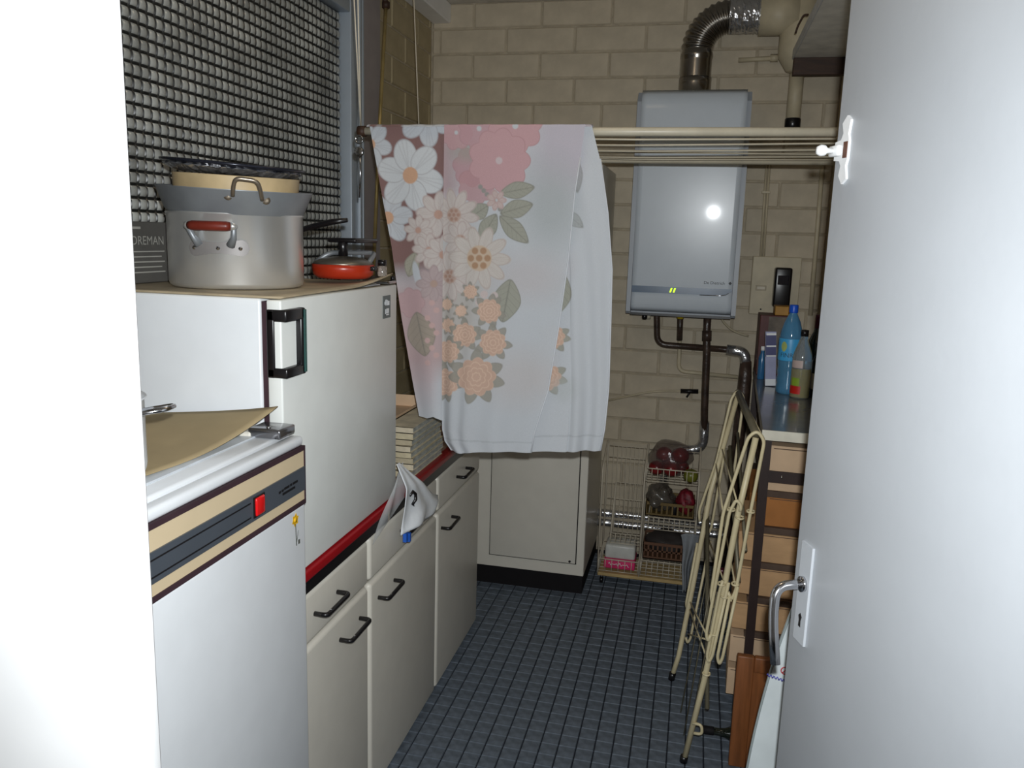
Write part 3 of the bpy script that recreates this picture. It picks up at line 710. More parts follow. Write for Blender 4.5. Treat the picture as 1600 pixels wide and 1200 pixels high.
# electric board
eb = thing('fuse_board', 'beige electric board with a black meter box on the back wall', 'electric board', (.375, 4.23, 1.34))
obj('backboard', MB().box(.262, .492, 4.205, 4.243, 1.346, 1.632, .003, 1), M_pipebeige, eb)
mx = obj('meter_box', MB().box(.366, .446, 4.13, 4.205, 1.390, 1.582, .010, 3), M_black, eb)
obj('meter_dial', MB().box(.380, .432, 4.1265, 4.131, 1.50, 1.545, .002, 1), mat('dark_glass', srgb(34,32,40), .1), mx)
obj('name_slot', MB().box(.285, .336, 4.202, 4.206, 1.465, 1.490, .001, 1), M_mortar, eb)
obj('label_window', MB().box(.292, .329, 4.2005, 4.203, 1.471, 1.484), M_wirewhite, eb)
obj('board_screw', MB().lathe([(.004,-.001),(.004,.002)], (.318,4.203,1.372), 10, axis='y'), M_black, eb)
cd = thing('cable_conduit', 'pair of thin beige conduits running up from the electric board', 'conduit', (.292, 4.235, 1.63))
obj('conduit_tube', MB().tube([(.299,4.236,1.632),(.290,4.236,2.10)], .006, 8), M_pipebeige, cd)
obj('conduit_tube', MB().tube([(.313,4.236,1.632),(.304,4.236,2.10)], .006, 8), M_pipebeige, cd)
obj('clip', MB().box(.278, .318, 4.225, 4.244, 1.935, 1.947, .002, 1), M_pipebeige, cd)
pipe('corner_conduit', 'beige conduit in the corner right of the electric board', [(.548,4.236,2.10),(.553,4.236,1.8),(.559,4.236,1.35)], .011, M_pipebeige, .02, 'conduit')

# ------------------------------------------------------------------ shelf high on the right wall
ws = thing('wall_shelf', 'grey underside of a shelf high on the right wall', 'shelf', (.475, 3.2, 2.51))
obj('shelf_board', MB().box(.352, .598, 2.2, 4.0, 2.512, 2.535, .002, 1), mat('shelf_grey', srgb(238,234,222), .6), ws)
obj('shelf_lip', MB().box(.346, .352, 2.2, 4.0, 2.508, 2.55, .001, 1), mat('shelf_lip', srgb(206,206,204), .5), ws)
obj('end_batten', MB().box(.352, .598, 3.975, 4.01, 2.437, 2.5115, .002, 1), M_brownwood, ws)
tw = obj('wire_hook', MB().tube(fillet([(.362,3.62,2.60),(.344,3.62,2.60),(.325,3.62,2.56),(.318,3.62,2.53)], .01, 4), .004, 6), M_brownwood, None, (.345,3.62,2.56)); tag(tw, 'dark bent wire hooked over the high shelf edge', 'hook')

# ------------------------------------------------------------------ clothes airer under the ceiling
AY, AZ = 2.425, 1.997
ai = thing('ceiling_airer', 'clothes airer of two pale tubes and thin cords hung across the room', 'clothes airer', (-.2, 2.8, AZ))
obj('front_tube', MB().tube([(-1.03,AY,AZ),(.585,AY,AZ)], .0125, 14), M_wire, ai)
obj('back_tube', MB().tube([(-1.03,3.26,AZ),(.585,3.26,AZ)], .013, 14), M_wire, ai)
for y0, y1, z0 in ((2.56,2.56,0),(2.76,2.66,0),(2.90,2.80,-.004),(2.86,3.04,.003),(3.12,3.04,-.002),(3.16,3.18,0)):
    obj('cord', MB().tube([(-1.03,y0,AZ+z0),(-.2,(y0+y1)/2,AZ+z0-.006),(.585,y1,AZ+z0)], .0032, 6), M_wire, ai)
for x in (-1.03, .575):
    obj('end_bar', MB().tube([(x,AY,AZ),(x,3.26,AZ)], .009, 8), M_olive, ai)
obj('end_plug', MB().tube([(-1.052,AY,AZ),(-1.028,AY,AZ)], .0165, 14), M_brownwood, ai)
pu = obj('pulley', MB().lathe([(.012,-.005),(.015,-.004),(.012,0),(.015,.004),(.012,.005)], (-1.046,AY-.01,AZ-.062), 16, axis='y'), M_chrome, ai)
obj('pulley_ring', MB().tube(arc_pts((-1.046,AY-.01,AZ-.025), (1,0,0), (0,0,1), .012, 0, 2*PI, 16), .0028, 6), M_chrome, ai)
obj('hanging_loop', MB().tube([(-1.044,AY-.01,AZ-.075),(-1.046,AY,AZ-.13),(-1.05,AY,AZ-.20)], .003, 6), M_chrome, ai)
for a, b in (((-1.045,AY,AZ+.012), (-1.09,AY,ZC)), ((-1.045,AY,AZ+.012), (-1.062,AY,ZC)), ((-1.13,3.22,AZ+.005), (-1.175,3.22,ZC))):
    obj('lift_cord', MB().tube([a, b], .0024, 6), M_wirewhite, ai)

# ------------------------------------------------------------------ printed sheer cloth over the front tube of the airer
# print layout units: about 500 to the metre, u to the right, v downwards
def to_print(X, Z):
    return (1018.9+442.333*X+34.854*Z+36.3145*X*Z, 1296.13+91.9549*X-544.722*Z-45.5745*X*Z)
def to_cloth(u, v):
    return (-2.08155+.00188644*u-.000157485*v+2.6801e-7*u*v, 2.45607-7.56732e-5*u-.0022122*v+3.64026e-7*u*v)
class Print:
    def __init__(self, u, v, base):
        self.u, self.v = u, v; self.c = np.tile(np.array(base, float), (len(u), 1))
    def mix(self, m, col, a=1.):
        m = np.clip(m, 0, 1)*a; self.c = self.c*(1-m[:, None]) + np.array(col)*m[:, None]
    def soft(self, d, w): return np.clip((1-d)/w+.5, 0, 1)
    def wash(self, cx, cy, rx, ry, col, a):
        d = np.hypot((self.u-cx)/rx, (self.v-cy)/ry); self.mix(np.clip(1.35-d, 0, 1), col, a)
    def ell(self, cx, cy, rx, ry, ang, col, out=None, a=1., point=0.):
        ca, sa = math.cos(ang), math.sin(ang); x, y = self.u-cx, self.v-cy
        p, q = (x*ca+y*sa)/rx, (-x*sa+y*ca)/ry
        if point: q = q/np.clip(1-point*np.abs(p)**1.6, .05, 1)
        d = np.hypot(p, q); w = 1.6/min(rx, ry)
        self.mix(self.soft(d, w), col, a)
        if out is not None: self.mix(np.clip(1-np.abs(d-1+w*.4)/(w*.75), 0, 1), out, .55*a)
        return p, q, d
    def leaf(self, cx, cy, rx, ry, ang, col, vein, a=1.):
        p, q, d = self.ell(cx, cy, rx, ry, ang, col, vein, a, .45)
        ins = (d < .95)
        self.mix(ins*np.clip(1-np.abs(q)/.09, 0, 1), vein, .6*a)
        s = np.abs(((p-np.abs(q)*.5)*3.2) % 1-.5); self.mix(ins*np.clip(1-s/.09, 0, 1), vein, .35*a)
    def flower(self, cx, cy, r, k, col, out, rot=0., pr=.52, cen=None, cr=.24, a=1., lines=True):
        for i in range(k):
            t = rot+2*PI*i/k; ex = r*.6
            p, q, d = self.ell(cx+ex*math.cos(t), cy+ex*math.sin(t), r*.46, r*pr*min(1, 4.2/k), t, col, out, a)
            if lines:
                f = (d < .93)*(p > -.9)
                for o in (-.35, 0, .35): self.mix(f*np.clip(1-np.abs(q-o*(1+p)*.6)/.07, 0, 1), out, .3*a)
        if cen is not None: self.ell(cx, cy, r*cr, r*cr, 0, cen, None, a)
    def dotted(self, cx, cy, r, col):
        for i in range(7):
            t = i*2*PI/6; q = 0 if i == 6 else r*.62
            self.ell(cx+q*math.cos(t), cy+q*math.sin(t), r*.24, r*.24, 0, col)
    def scallop(self, cx, cy, r, k, col, out, rot=0., a=1., cen=None):
        x, y = self.u-cx, self.v-cy; th = np.arctan2(y, x)+rot; rr = r*(.86+.16*np.abs(np.cos(k*th/2)))
        d = np.hypot(x, y)/rr; w = 1.6/r
        self.mix(self.soft(d, w), col, a); self.mix(np.clip(1-np.abs(d-1+w*.4)/(w*.8), 0, 1), out, .5*a)
        if cen is not None: self.ell(cx, cy, r*.11, r*.11, 0, cen)
    def rosette(self, cx, cy, r, leafcol, seed):
        rg = random.Random(seed)
        n = 7
        for i in range(n):
            t = 2*PI*i/n+rg.uniform(0, .5)
            self.ell(cx+r*.95*math.cos(t), cy+r*.95*math.sin(t), r*.52, r*.32, t, leafcol, (.30,.29,.27), .9, .3)
        self.scallop(cx, cy, r, 9, (.66,.45,.35), (.75,.54,.42), rg.random())
        for f in (.74, .47, .22):
            x, y = self.u-cx, self.v-cy; th = np.arctan2(y, x)+rg.random()*3
            rr = r*f*(.84+.2*np.abs(np.cos(4*th))); d = np.hypot(x, y)/rr
            self.mix(np.clip(1-np.abs(d-1)/(1.5/(r*f)), 0, 1), (.84,.62,.48), .7)
WHITE = (.60,.625,.66); BROWN = (.265,.155,.145); PINK = (.61,.38,.40); DPINK = (.55,.25,.27); LEAFC = (.39,.39,.33); VEIN = (.20,.19,.17); ORC = (.66,.40,.26); LINE = (.33,.30,.32); PETAL = (.64,.58,.55)
def paint_back(u, v):
    P_ = Print(u, v, WHITE)
    g = np.clip((720-u)/18, 0, 1)
    P_.mix(g*np.clip((445-v)/40, 0, 1), BROWN)
    P_.mix(g*np.clip((v-425)/40, 0, 1)*np.clip((600-v)/40, 0, 1), (.52,.38,.37), .85)
    P_.mix(np.clip((690-u)/20, 0, 1)*np.clip((655-v)/60, 0, 1)*np.clip((v-420)/60, 0, 1), (.58,.42,.43), .6)
    for (x, y, r, ro) in ((665,186,44,.4), (572,228,34,.2), (600,338,40,.9)): P_.flower(x, y, r, 6, WHITE, LINE, ro, .5, ORC)
    P_.flower(638, 274, 52, 6, (.66,.68,.70), LINE, .26, .52, ORC)
    P_.leaf(640, 410, 20, 13, 1.9, (.44,.42,.34), VEIN)
    for (x, y, r) in ((683,333,34), (651,357,23), (668,388,26), (690,395,30)): P_.flower(x, y, r, 8, PETAL, (.45,.32,.30), .1, .5, (.56,.36,.29), .2)
    P_.ell(648, 425, 6, 20, -.2, WHITE); P_.flower(676, 440, 28, 8, (.52,.42,.42), (.40,.30,.30), 0., .5, (.5,.36,.3), .2)
    P_.scallop(638, 470, 24, 7, (.58,.40,.41), (.45,.3,.3))
    P_.leaf(655, 520, 36, 24, 1.35, (.42,.36,.30), VEIN)
    for i in range(9): P_.ell(673+8*math.sin(i*2.1), 470+12*i, 4.5, 4.5, 0, (.64,.44,.42))
    # mirror side of the pattern, seen past the diagonal edge and faintly through the front layer
    for (x, y, rx, ry, t) in ((898,272,10,28,.3), (893,340,10,20,-.5)): P_.leaf(x, y, ry, rx, 1.2+t, (.36,.37,.36), VEIN, .75)
    P_.wash(850, 240, 55, 60, (.58,.46,.54), .6); P_.wash(862, 330, 40, 50, (.45,.48,.48), .7); P_.wash(838, 410, 50, 40, (.6,.5,.48), .5)
    P_.wash(810, 560, 50, 50, (.62,.48,.42), .45)
    P_.leaf(872, 457, 34, 19, 1.75, LEAFC, VEIN)
    for (x, y, r, s) in ((862,525,19,4), (853,590,22,9)): P_.rosette(x, y, r, (.37,.36,.30), s)
    P_.wash(880, 610, 22, 22, (.5,.53,.53), .5)
    P_.mix((np.abs(v-688) < 1.6)*(u > 690), (.45,.47,.5), .5)
    return P_.c
def paint_front(u, v):
    P_ = Print(u, v, WHITE)
    P_.mix(np.clip((760-u)/70, 0, 1)*np.clip((330-v)/40, 0, 1), (.50,.34,.36), .9)
    P_.mix(np.clip((330-v)/60, 0, 1)*np.clip((u-820)/40, 0, 1), (.55,.47,.55), .6)
    P_.wash(715, 470, 55, 120, (.52,.47,.42), .75)
    P_.wash(862, 320, 50, 70, (.46,.49,.50), .8); P_.wash(826, 430, 60, 40, (.58,.52,.52), .5); P_.wash(815, 590, 60, 50, (.60,.52,.49), .4)
    P_.scallop(740, 262, 30, 7, (.53,.33,.36), (.42,.26,.29), .3, .9); P_.wash(735, 240, 30, 16, (.40,.37,.33), .7)
    P_.scallop(716, 212, 26, 7, (.58,.36,.38), (.42,.26,.29), .8, .9, WHITE)
    P_.scallop(752, 206, 34, 7, (.56,.34,.37), (.42,.26,.29), .1, .9, WHITE)
    P_.scallop(748, 290, 30, 6, (.54,.31,.33), (.42,.24,.26), .5, .8)
    P_.scallop(808, 202, 42, 8, PINK, (.42,.22,.24), .2, 1., WHITE)
    P_.scallop(783, 253, 48, 9, PINK, (.42,.22,.24), .0, 1., (.66,.55,.57))
    for i in range(10):
        t = i/9; P_.ell(754+46*t, 292+50*t, 3.6, 3.6, 0, (.34,.33,.31))
    for (x, y, rx, ry, t) in ((811,297,27,13,-.18), (810,325,26,14,-.28), (806,356,30,14,.75), (752,329,17,13,-.6), (766,353,24,14,-1.0)): P_.leaf(x, y, rx, ry, t, LEAFC, VEIN)
    P_.flower(779, 312, 15, 7, (.62,.50,.48), (.5,.32,.3), 0, .5)
    for (x, y, r, k) in ((712,334,38,10), (705,428,38,10), (722,372,28,8)): P_.flower(x, y, r, k, PETAL, (.46,.33,.31), .15, .5, (.56,.42,.36), .3); P_.dotted(x, y, r*.3, (.46,.29,.23))
    P_.flower(752, 400, 47, 10, (.65,.60,.56), (.48,.36,.32), .05, .5, (.64,.50,.38), .42); P_.dotted(752, 400, 21, (.47,.29,.18))
    P_.leaf(795, 466, 34, 22, 1.75, LEAFC, VEIN)
    for (x, y) in ((752,468), (760,456), (776,458)): P_.ell(x, y, 6, 6, 0, (.66,.56,.54))
    for n_, (x, y, r) in enumerate(((738,452,11), (700,472,9), (723,482,9), (702,505,11), (729,520,19), (768,482,19), (702,547,18), (774,532,21), (697,597,22), (748,587,31))): P_.rosette(x, y, r, (.36,.34,.29), n_)
    P_.mix((np.abs(v-690-.04*(u-690)) < 1.5), (.45,.47,.5), .45)
    return P_.c
def lerp_tab(tab, t):
    for (a, b), (c, d) in zip(tab, tab[1:]):
        if t <= c: return b+(d-b)*(t-a)/(c-a)
    return tab[-1][1]
def cloth_mesh(name, left, right, hem, y0, paint, nu, nv, fold, m, parent, over=0.):
    T = np.linspace(0, 1, nv+1); S = np.linspace(0, 1, nu+1)
    L = np.array([lerp_tab(left, t) for t in T]); R = np.array([lerp_tab(right, t) for t in T]); Hm = np.array([lerp_tab(hem, s) for s in S])
    U = L[:, None]*(1-S)[None]+R[:, None]*S[None]; V = 197+T[:, None]*(Hm[None]-197)
    X, Z = to_cloth(U, V); Z = np.minimum(Z, AZ+.014)
    Tg, Sg = np.meshgrid(T, S, indexing='ij')
    Yy = y0+fold(Sg, Tg)
    pts = np.stack([X, Yy, Z], -1).reshape(-1, 3)
    idx = np.arange((nu+1)*(nv+1)).reshape(nv+1, nu+1)
    fc = np.stack([idx[:-1,:-1], idx[:-1,1:], idx[1:,1:], idx[1:,:-1]], -1).reshape(-1, 4)
    cols = paint(U.ravel(), V.ravel())
    off = np.array(wloc(parent))
    me = bpy.data.meshes.new(name); me.from_pydata((pts-off).tolist(), [], fc.tolist())
    me.polygons.foreach_set('use_smooth', [True]*len(fc))
    at = me.color_attributes.new('print', 'FLOAT_COLOR', 'POINT')
    at.data.foreach_set('color', np.c_[cols, np.ones(len(cols))].astype(np.float32).ravel())
    me.materials.append(m); me.update()
    o = bpy.data.objects.new(name, me); COL.objects.link(o); o.parent = parent
    return o
def cloth_mat(name, alpha):
    m = bpy.data.materials.new(name); m.use_nodes = True; nt = m.node_tree; b = nt.nodes['Principled BSDF']
    a = nt.nodes.new('ShaderNodeVertexColor'); a.layer_name = 'print'
    w = nt.nodes.new('ShaderNodeTexNoise'); w.inputs['Scale'].default_value = 260
    mx = nt.nodes.new('ShaderNodeMix'); mx.data_type = 'RGBA'; mx.blend_type = 'MULTIPLY'; mx.inputs[0].default_value = .18
    nt.links.new(a.outputs[0], mx.inputs[6]); nt.links.new(w.outputs[0], mx.inputs[7]); nt.links.new(mx.outputs[2], b.inputs['Base Color'])
    b.inputs['Roughness'].default_value = .85; b.inputs['Specular IOR Level'].default_value = .15; b.inputs['Alpha'].default_value = alpha
    b.inputs['Sheen Weight'].default_value = .1
    return m
cl = thing('floral_cloth', 'sheer white cloth with a pink and orange flower print hung over the airer tube', 'cloth', (-.65, AY, AZ))
foldB = lambda s, t: .012*np.sin(26*s+2*t)*t*(.35+.65*(s < .32)) + .008*np.sin(60*s-3*t)*t*(s > .82) + .010*np.sin(9*s)*t - .006*(1-t)
foldF = lambda s, t: .007*np.sin(7*s+1.5*t)*t + .016*np.exp(-((s-.0)/.05)**2)*t + .006*np.sin(34*s+1.)*t*np.exp(-((s-.12)/.12)**2) + .004*np.sin(19*s)*(t**2)
obj_b = cloth_mesh('rear_layer', [(0,570),(.4,606),(.65,622),(.88,640),(1,650)], [(0,921),(.12,936),(.26,945),(.43,951),(.6,949),(.8,946),(.93,940),(1,934)],
           [(0,655),(.05,658),(.09,655),(.14,662),(.2,664),(.32,672),(.45,700),(.55,712),(.8,715),(1,713)], AY-.017, paint_back, 330, 440, foldB, cloth_mat('sheer_rear', .93), cl)
obj_f = cloth_mesh('front_layer', [(0,697),(.3,694),(.8,690),(.93,690),(.97,694),(1,704)], [(0,914),(.2,898),(.4,888),(.6,874),(.8,858),(.93,838),(1,832)],
           [(0,711),(.15,714),(.3,711),(.6,710),(1,713)], AY-.044, paint_front, 300, 470, foldF, cloth_mat('sheer_front', .86), cl)
def wrap(u, v):
    x0, x1 = to_cloth(569,197)[0], to_cloth(922,197)[0]
    a = PI*v; x = x0+(x1-x0)*u
    return (x, AY-.010-.0285*math.cos(a), AZ+.009+.0095*math.sin(a)+.0007*math.sin(60*u))
wr = MB().grid(wrap, 120, 10)
# the strip that turns over the tube takes the print of its front line
me = wr.mesh('rolled_top', wloc(cl)); X_ = np.array(wr.v)
uu, vv = to_print(X_[:,0], np.full(len(X_), 2.0)); vv = np.full(len(uu), 199.)
cols = np.where((uu < 700)[:, None], paint_back(uu, vv), paint_front(uu, vv))
at = me.color_attributes.new('print', 'FLOAT_COLOR', 'POINT'); at.data.foreach_set('color', np.c_[cols, np.ones(len(cols))].astype(np.float32).ravel())
me.materials.append(obj_b.data.materials[0]); o = bpy.data.objects.new('rolled_top', me); COL.objects.link(o); o.parent = cl
bdm = MB().grid(lambda u, v: (to_cloth(572+50*v,197)[0]+u*(to_cloth(920-40*v,197)[0]-to_cloth(572+50*v,197)[0]), AY+.0185+.006*v*math.sin(16*u), AZ+.009-.30*v), 60, 20)
obj('back_drop', bdm, mat('cloth_white', (.60,.625,.66), .85, spec=.15, var=.02), cl)
def strip(pts, r): return MB().tube(pts, r, 6)
M_hem = mat('hem_white', (.62,.645,.68), .8, spec=.15, var=.02)
def edgeline(tab, y): return [(to_cloth(b, 197+a*515)[0], y, to_cloth(b, 197+a*515)[1]) for a, b in tab]
obj('hem_seam', strip(edgeline([(.10,906),(.2,898),(.4,888),(.6,874),(.8,858),(.93,838),(1,832)], AY-.043), .0022), M_hem, cl)
obj('hem_seam', strip(edgeline([(.1,934),(.26,945),(.43,951),(.6,949),(.8,946),(.93,940),(1,934)], AY-.014), .0022), M_hem, cl)

# ------------------------------------------------------------------ shelving along the right wall
SA = -math.radians(2.3)
SO = Vector((.245, 2.735, 0))
def S(a, b, z):   # a across (+x), b along the wall
    return Vector((SO.x+a*math.cos(SA)-b*math.sin(SA), SO.y+a*math.sin(SA)+b*math.cos(SA), z))
RS = Matrix.Rotation(SA, 3, 'Z')
def sbox(m, a0, a1, b0, b1, z0, z1, bev=0., seg=1):
    tmp = MB().box(a0, a1, b0, b1, z0, z1, bev, seg)
    m.add([S(x, y, z) for x, y, z in tmp.v], tmp.f, seg > 1); return m
SW, SL, SZ = .285, 1.44, 1.085
sh = thing('shelving_unit', 'dark steel shelving with a grey worktop along the right wall', 'shelving', tuple(SO))
obj('worktop_board', sbox(MB(), 0, SW, 0, SL, SZ-.032, SZ, .002, 1), M_worktop, sh)
obj('front_edging', sbox(MB(), -.0005, SW, -.004, .001, SZ-.033, SZ+.0005), mat('cream_edging', srgb(226,222,206), .4), sh)
for a, b in ((.004,.012), (SW-.034,.012), (.004,SL-.045), (SW-.034,SL-.045)):
    obj('post', sbox(MB(), a, a+.030, b, b+.030, 0, SZ-.033), M_shelfsteel, sh)
cb_ = obj('cross_bar', sbox(MB(), .034, SW-.034, .010, .016, .905, .945), M_shelfsteel, sh)
obj('rivet', MB().lathe([(.004,-.001),(.003,.002),(0,.003)], S(.075,.009,.927), 8, axis='y'), M_chrome, cb_)
levels = [.865, .735, .605, .475, .345, .215, .085]
for z in levels:
    obj('shelf_board', sbox(MB(), .0345 if z > .6 else -.0, SW-.036, .045, SL-.05, z-.022, z), M_board, sh)
whichbox = ['corrugated carton edge just under the shelf cross bar', 'orange brown carton on the second shelf down', 'tan corrugated carton on the third shelf down', 'tan carton on the fourth shelf down', 'tan carton on the fifth shelf down beside the rack', 'lowest but one tan carton in the shelving', 'lowest carton near the floor of the shelving']
hs = [.028, .104, .102, .102, .102, .102, .102]; zs_ = levels
ms = [M_card, M_cardb, M_card, M_card, M_card, M_cardpale, M_cardpale]
zz = list(zip(zs_, hs, ms, whichbox))
def carton(a0, a1, b0, b1, z0, h, m, lab, grp='cartons in the steel shelving'):
    c = thing('cardboard_carton', lab, 'carton', tuple(S((a0+a1)/2, (b0+b1)/2, z0)), group=grp)
    obj('carton_body', sbox(MB(), a0, a1, b0, b1, z0, z0+h, .002, 1), m, c)
    obj('flap_seam', sbox(MB(), a0+.01, a1-.01, b0-.0008, b0, z0+h*.93, z0+h*.95), M_board, c)
    return c
carton(.0345, SW-.04, .05, .40, .8655, .157, M_cardpale, 'pale stained carton directly under the grey worktop')
for (z, h, m, lab) in zz[1:]:
    carton(-.045 if z < .7 else .036, SW-.04, .05+.012*random.random(), .42, z+.0005, h, m, lab)
for z, lab in ((.605,'carton deeper in the shelving, third shelf down'), (.475,'carton deeper in the shelving, fourth shelf down'), (.345,'carton deeper in the shelving, fifth shelf down')):
    carton(.0, SW-.04, .53, .90, z+.0005, .1, M_cardb, lab)
# lying bottles poking out towards the aisle
M_greenglass = mat('dark_green_glass', srgb(20,26,18), .08, spec=.8)
def lying(p, L, m, cap, lab):
    b = thing('lying_bottle', lab, 'bottle', tuple(p), group='bottles lying in the shelving')
    x, y, z = p
    obj('bottle_glass', MB().lathe([(0,0),(.010,0),(.0125,.004),(.0125,.05),(.016,.07),(.030,.10),(.034,.12),(.034,L),(.02,L+.006),(0,L)], p, 20, axis='x'), m, b)
    obj('bottle_cap', MB().lathe([(0,-.012),(.0145,-.012),(.0145,.03),(.0135,.032)], p, 16, axis='x'), cap, b)
M_bluecap = mat('blue_foil', srgb(26,60,170), .25, .5)
M_wine = mat('wine_capsule', srgb(72,12,34), .3, .2)
lying((.130,2.63,.0345), .20, M_greenglass, M_blackmat, 'dark bottle lying on the floor before the shelving foot')
lying((.150,3.215,.1205), .20, M_greenglass, M_bluecap, 'lying bottle with a blue capsule low in the shelving')
lying((.155,3.215,.2505), .20, M_greenglass, M_tan, 'lying bottle with a pale cork end behind the rack')
lying((.160,3.215,.3805), .20, M_greenglass, M_wine, 'lying bottle with a wine red capsule behind the rack')

# things standing on the grey worktop
M_clear = mat('clear_plastic', (.80,.90,.96), .06, spec=.6, trans=.85, var=.01)
M_water = mat('blue_water_plastic', (.16,.46,.74), .08, spec=.7, trans=.55, var=.05, bump=.25, bscale=22)
# blue carton
cx_ = thing('slim_carton', 'slim navy and silver carton leaning upright on the grey worktop', 'carton', (.338, 3.63, SZ))
ca = Matrix.Rotation(math.radians(-4), 3, 'Y')
def cart(m, x0, x1, y0, y1, z0, z1): return m.box(x0, x1, y0, y1, z0, z1, 0, 1, ca, (.335,3.63,SZ))
obj('carton_body', cart(MB(), .318, .362, 3.612, 3.648, SZ+.003, 1.323), mat('silver_card', srgb(150,152,182), .35, .1), cx_)
obj('navy_print', cart(MB(), .3185, .3615, 3.6112, 3.6122, 1.215, 1.310), mat('navy_card', srgb(40,42,100), .4), cx_)
obj('white_line', cart(MB(), .322, .3615, 3.6104, 3.6114, 1.308, 1.317), M_white, cx_)
obj('white_line', cart(MB(), .322, .3615, 3.6104, 3.6114, 1.258, 1.264), M_white, cx_)
obj('white_line', cart(MB(), .322, .3615, 3.6104, 3.6114, 1.216, 1.221), M_white, cx_)
obj('white_foot', cart(MB(), .3185, .3615, 3.6108, 3.6120, SZ+.004, 1.118), M_enamel, cx_)
# water bottle
wbp = (.392, 3.47, SZ)
w = thing('water_bottle', 'blue plastic water bottle with a sky blue label and blue cap', 'bottle', wbp)
obj('bottle_body', MB().lathe([(0,.004),(.036,0),(.044,.008),(.045,.03),(.042,.045),(.045,.06),(.042,.078),(.045,.095),(.042,.112),(.045,.13),(.045,.235),(.042,.26),(.030,.30),(.017,.328),(.0135,.335),(.0135,.35)], wbp, 32), M_water, w)
lb = obj('bottle_label', MB().lathe([(.0462,.140),(.0466,.142),(.0466,.228),(.0462,.230)], wbp, 40), mat('sky_label', srgb(70,170,226), .4, var=.06), w)
obj('bottle_cap', MB().lathe([(.0175,.335),(.0178,.338),(.0178,.363),(.016,.367),(0,.367)], wbp, 20), mat('blue_cap', srgb(24,86,206), .35), w)
vd = Vector((-wbp[0], -wbp[1], 0)).normalized(); vt = Vector((-vd.y, vd.x, 0))
vt = -vt if vt.x < 0 else vt
ang0 = .28
tx = MB().text('FINR', .026, (0,0,0), (1,0,0), (0,0,1), 0)
def wrapv(p, dx, z, r):
    a = (p[0]+dx)/r; q = Vector(wbp)+vd*(r*math.cos(a))+vt*(r*math.sin(a)); return (q.x, q.y, SZ+z+p[2])
tx.v = [wrapv(p, -.040, .155, .0472) for p in tx.v]
obj('label_lettering', tx, mat('label_print', srgb(44,70,90), .5), lb)
ye = MB().grid(lambda u, v: wrapv(((u-.5)*.026*math.sin(PI*max(.02,v))**.6, 0, v*.042), -.026, .178, .0470), 6, 8)
obj('label_sun', ye, mat('label_yellow', srgb(176,190,110), .5), lb)
# oil bottle
obp = (.432, 3.385, SZ)
ob_ = thing('oil_bottle', 'clear bottle with yellow oil and a red label before the water bottle', 'bottle', obp)
obj('bottle_body', MB().lathe([(0,.004),(.032,0),(.038,.006),(.038,.165),(.034,.185),(.018,.232),(.0135,.245),(.0135,.262)], obp, 28), M_clear, ob_)
obj('oil', MB().lathe([(0,.008),(.034,.006),(.0365,.010),(.0365,.118),(0,.119)], obp, 28), mat('yellow_oil', (.62,.44,.02), .12, trans=.05, spec=.6), ob_)
obj('bottle_cap', MB().lathe([(.0155,.250),(.0155,.275),(0,.277)], obp, 16), M_black, ob_)
def owrap(u0, u1, z0, z1, r=.0386):
    return MB().grid(lambda u, v: tuple(Vector(obp)+vd*(r*math.cos(u0+(u1-u0)*u))+vt*(r*math.sin(u0+(u1-u0)*u))+Vector((0,0,z0+(z1-z0)*v))), 8, 4)
obj('red_label', owrap(-1.3, .05, .02, .052), mat('red_label', srgb(196,34,26), .4), ob_)
obj('green_label', owrap(-1.0, -.1, .053, .085), mat('green_label', srgb(140,170,50), .4), ob_)
obj('neck_label', owrap(-1.2, .1, .125, .155), mat('pale_label', srgb(196,176,170), .4), ob_)
# wine bottle and dark bottle
for p, lab, hgt in (((.512,3.60,SZ), 'wine bottle with a dark red capsule beside the open door edge', .32), ((.511,3.40,SZ), 'dark brown bottle behind the oil bottle by the door edge', .25)):
    b = thing('wine_bottle', lab, 'bottle', p)
    k = hgt/.32
    obj('bottle_glass', MB().lathe([(0,.004),(.034,0),(.0375,.006),(.0375,.19*k),(.033,.215*k),(.017,.25*k),(.014,.27*k),(.014,.31*k),(0,.31*k)], p, 28), M_greenglass, b)
    obj('capsule', MB().lathe([(.0150,.255*k),(.0152,.30*k),(.0158,.318*k),(.013,.322*k),(0,.322*k)], p, 20), M_wine, b)
    obj('paper_label', MB().lathe([(.0379,.05*k),(.0383,.052*k),(.0383,.13*k),(.0379,.132*k)], p, 28), mat('label_cream', srgb(190,180,164), .6), b)
